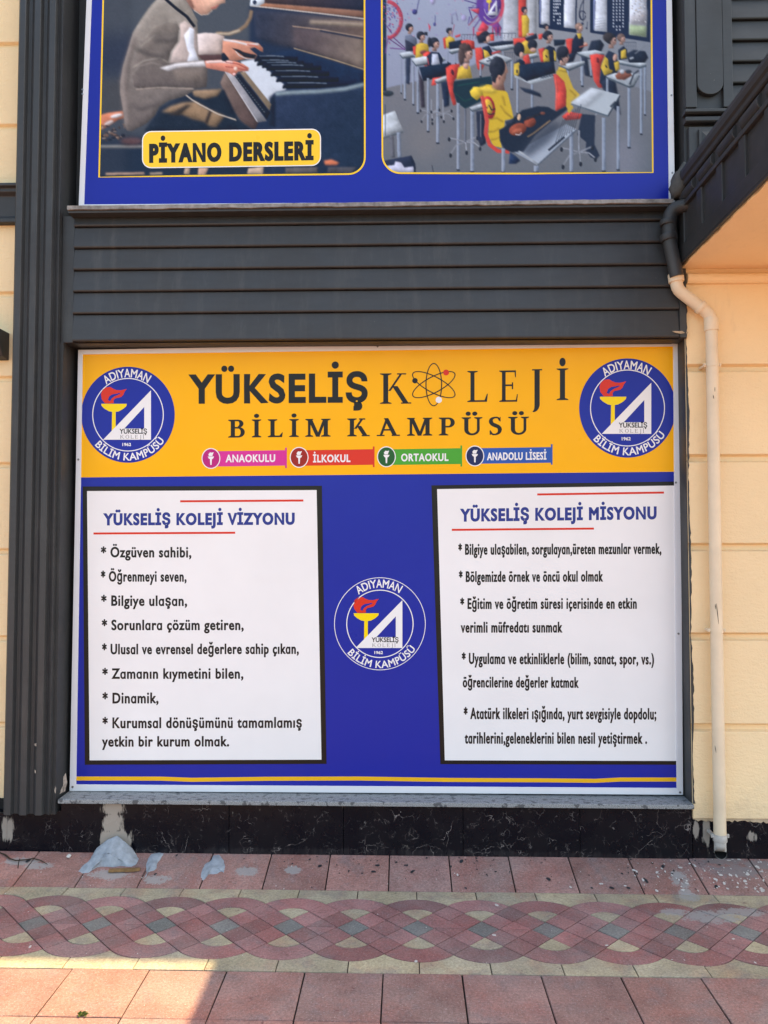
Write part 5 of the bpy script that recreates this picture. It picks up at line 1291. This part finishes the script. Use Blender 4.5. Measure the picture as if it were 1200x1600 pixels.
def heap_h(q, e):
    d = abs(q.x - hx.x) / 0.125; back = max(0, min(1, (q.y + 0.12) / 0.15))
    return min(1, e * 3.2) ** 0.6 * (0.012 + 0.150 * max(0, 1 - d) ** 0.9 * back ** 1.2)
heap = blob('mortar_heap', heap_out, heap_h, M['mortar'], 'lump of pale blue grey mortar heaped against the black plinth', 'mortar', noise=0.005)
flat = lambda q, e: 0.006 * min(1, e * 3) + 0.004 * e
blob('mortar_splash', rough([(226,1372),(229,1364),(228,1352),(231,1341),(237,1334),(250,1331),(256,1333),(252,1340),(246,1348),(244,1357),(238,1361),(231,1363)], 3, 0.8), flat, M['mortar'], 'smaller pale grey mortar splash just right of the heap', 'mortar', noise=0.001)
blob('mortar_splash', rough([(313,1372),(314,1362),(320,1349),(329,1344),(334,1336),(342,1335),(350,1344),(352,1353),(350,1363),(345,1361),(338,1365),(325,1366),(320,1374),(317,1375)], 3, 0.8), flat, M['mortar'], 'lone pale blue mortar splash on the red slabs, further right', 'mortar', noise=0.001)
def wallpatch(name, outline, y, mat, parent, lay=0.0012, k=4, amp=2.0):
    mb = MB(); mb.poly([onY(px, py, y - lay) for px, py in rough(outline, k, amp)]); return mb.build(name, mat, parent)
# scuffs on the left of the opening
for ol in ([(99,1213),(103,1208),(105,1222),(102,1236),(98,1238)], [(96,1232),(99,1226),(100,1236),(93,1241)], [(86,1228),(88,1232),(87,1240),(85,1236)], [(53,1162),(57,1161),(57,1166),(54,1165)], [(54,1202),(56,1206),(55,1209)]):
    wallpatch('paint_scuff', ol, 0.008 if ol[0][0] > 90 else -0.034, M['smear'], bld, 0.001, 3, 0.6)
for ol in ([(1050,517.5),(1066,517),(1070,520),(1064,521.5),(1056,520)], [(1072,519),(1075,518),(1074,523)]):
    wallpatch('paint_scuff', ol, -0.006, M['plaster'], bld, 0.001, 3, 0.5)
# stick
a, b_ = onG(170, 1362.5), onG(219, 1360)
sk = MB(); a.z = gz(a.y) + 0.008; b_.z = gz(b_.y) + 0.008
d = (b_ - a).normalized(); nrm = Vector((-d.y, d.x, 0)) * 0.012; upv = Vector((0, 0, 0.006))
def sec(p, s_): return [p - nrm*s_ - upv, p + nrm*s_ - upv, p + nrm*s_*0.9 + upv, p - nrm*s_*0.9 + upv]
secs = [sec(a.lerp(b_, t) + Vector((0, 0.002*math.sin(t*7), 0)), s_) for t, s_ in ((0, .8), (.1, 1), (.4, .95), (.7, 1.0), (.93, .9), (1, .5))]
vs = [p for s_ in secs for p in s_]; fs = [[i*4+k, i*4+(k+1) % 4, (i+1)*4+(k+1) % 4, (i+1)*4+k] for i in range(5) for k in range(4)] + [[3,2,1,0], [20,21,22,23]]
sk.add(vs, fs); o = sk.build('wooden_stick', M['wood'], bevel=0.0015); o.data.transform(Matrix.Translation(-a)); o.location = a
tag(o, 'short brown stick of wood lying in front of the mortar heap', 'stick')
# twig
tp = [onG(*p) for p in ((0,1334),(8,1337),(15,1343),(24,1346),(40,1345),(52,1343),(64,1346),(74,1352))]
tw = MB(); tw.tube([p + Vector((0, 0, 0.005)) for p in tp], [0.003, .004, .0035, .003, .003, .003, .0025, .0015], 8); tw.tube([onG(31,1344) + Vector((0,0,.006)), onG(29,1350) + Vector((0,0,.008)), onG(28,1357) + Vector((0,0,.004))], .0022, 8)
o = tw.build('dry_twig', M['twig']); o.data.transform(Matrix.Translation(-tp[3])); o.location = tp[3]; tag(o, 'thin dark twig on the slabs at the left edge below the pilaster', 'twig')
# crumb of paper
p = onG(108, 1340); cr = bmesh.new(); bmesh.ops.create_icosphere(cr, subdivisions=2, radius=0.012)
mb = MB(); mb.add([(p.x + v.co.x*random.uniform(.6,1.3), p.y + v.co.y*random.uniform(.6,1.2), p.z + 0.008 + v.co.z*.8) for v in cr.verts], [[v.index for v in f.verts] for f in cr.faces]); cr.free()
o = mb.build('paper_scrap', M['spotw']); o.data.transform(Matrix.Translation(-p)); o.location = p; tag(o, 'tiny crumpled white scrap left of the mortar heap', 'litter')
# weed in the joint
p = onG(130, 1588); wd = MB()
for k in range(22):
    an = random.uniform(0, 6.28); L = random.uniform(0.009, 0.021); w_ = random.uniform(.0014, .003); dx, dy = math.cos(an), math.sin(an); hgt = random.uniform(.004, .018)
    o0 = Vector((p.x + random.uniform(-.012, .012), p.y + random.uniform(-.003, .003), 0.0))
    m1 = o0 + Vector((dx*L*.5, dy*L*.5, hgt)); e_ = o0 + Vector((dx*L, dy*L, hgt*.7)); s_ = Vector((-dy, dx, 0)) * w_
    wd.add([o0, m1 - s_, e_, m1 + s_], [(0, 1, 2), (0, 2, 3)])
o = wd.build('weed', M['leaf']); o.data.transform(Matrix.Translation(-p)); o.location = p; tag(o, 'small green weed sprouting from the joint of the sunlit slabs', 'plant')
# paint drops: flat skins of dried paint, part of the pavement
ZL = [0]
def drops(name, mat, spec):
    mb = MB()
    for (x, y, r_) in spec:
        r_ *= 0.8; c = onG(x, y); n = 11; ph = random.uniform(0, 6)
        el = random.uniform(.75, 1.1); ZL[0] = (ZL[0] + 1) % 97; zl = 0.0018 + ZL[0] * 0.00002
        pts = []
        for k in range(n):
            t = 2*math.pi*k/n; q = r_ * (1 + 0.25*math.sin(2*t + ph) + random.uniform(-.14, .14))
            px_, py_ = c.x + q*el*math.cos(t), c.y + q*math.sin(t)/el
            if py_ > SLOPE1 - 0.002: py_ = SLOPE1 - 0.002
            pts.append((px_, py_, gz(py_) + zl))
        mb.poly(pts)
    return mb.build(name, mat, pavement)
W_, D_ = [], []
rnd = random.Random(3)
for _ in range(150):                           # white: thick at the right, by the pipe
    x = 1200 - abs(rnd.gauss(0, 1)) * 120; W_.append((x, rnd.uniform(1342, 1394), rnd.choice((.002, .003, .004, .005, .007, .010))))
for _ in range(50): W_.append((rnd.uniform(0, 1200), rnd.uniform(1340, 1510), rnd.choice((.0015, .002, .003, .004))))
for _ in range(26): W_.append((rnd.uniform(200, 1200), rnd.uniform(1525, 1600), rnd.choice((.001, .0015, .002))))
for x, y, r_ in ((776,1415,.012),(715,1357+10,.008),(772,1462,.010),(650,1503,.009),(948,1478,.008),(47,1480,.010),(1182,1354,.010),(1118,1374,.011),(1164,1377,.012),(1180,1389,.009),(1086,1353,.009),(1146,1468,.008),(1180,1505,.006)): W_.append((x, y, r_))
for _ in range(110): D_.append((rnd.uniform(380, 1130), 1338 + abs(rnd.gauss(0, 1)) * 24, rnd.choice((.0025, .003, .004, .005, .007))))
for x, y, r_ in ((721,1346,.014),(644,1362,.012),(857,1374,.014),(590,1352,.012),(583,1362,.011),(500,1353,.011),(484,1343,.008),(956,1388,.012),(1010,1377,.013),(982,1388,.010),(1036,1354,.013),(1071,1400,.013),(705,1354,.007),(633,1352,.007),(1119,1386,.013),(276,1337,.009),(44,1345,.014),(243,1366,.008)): D_.append((x, y, r_))
D_ = [d for d in D_ if d[1] < 1400]
drops('white_paint_drops', M['spotw'], W_); drops('dark_paint_drops', M['spotd'], D_)
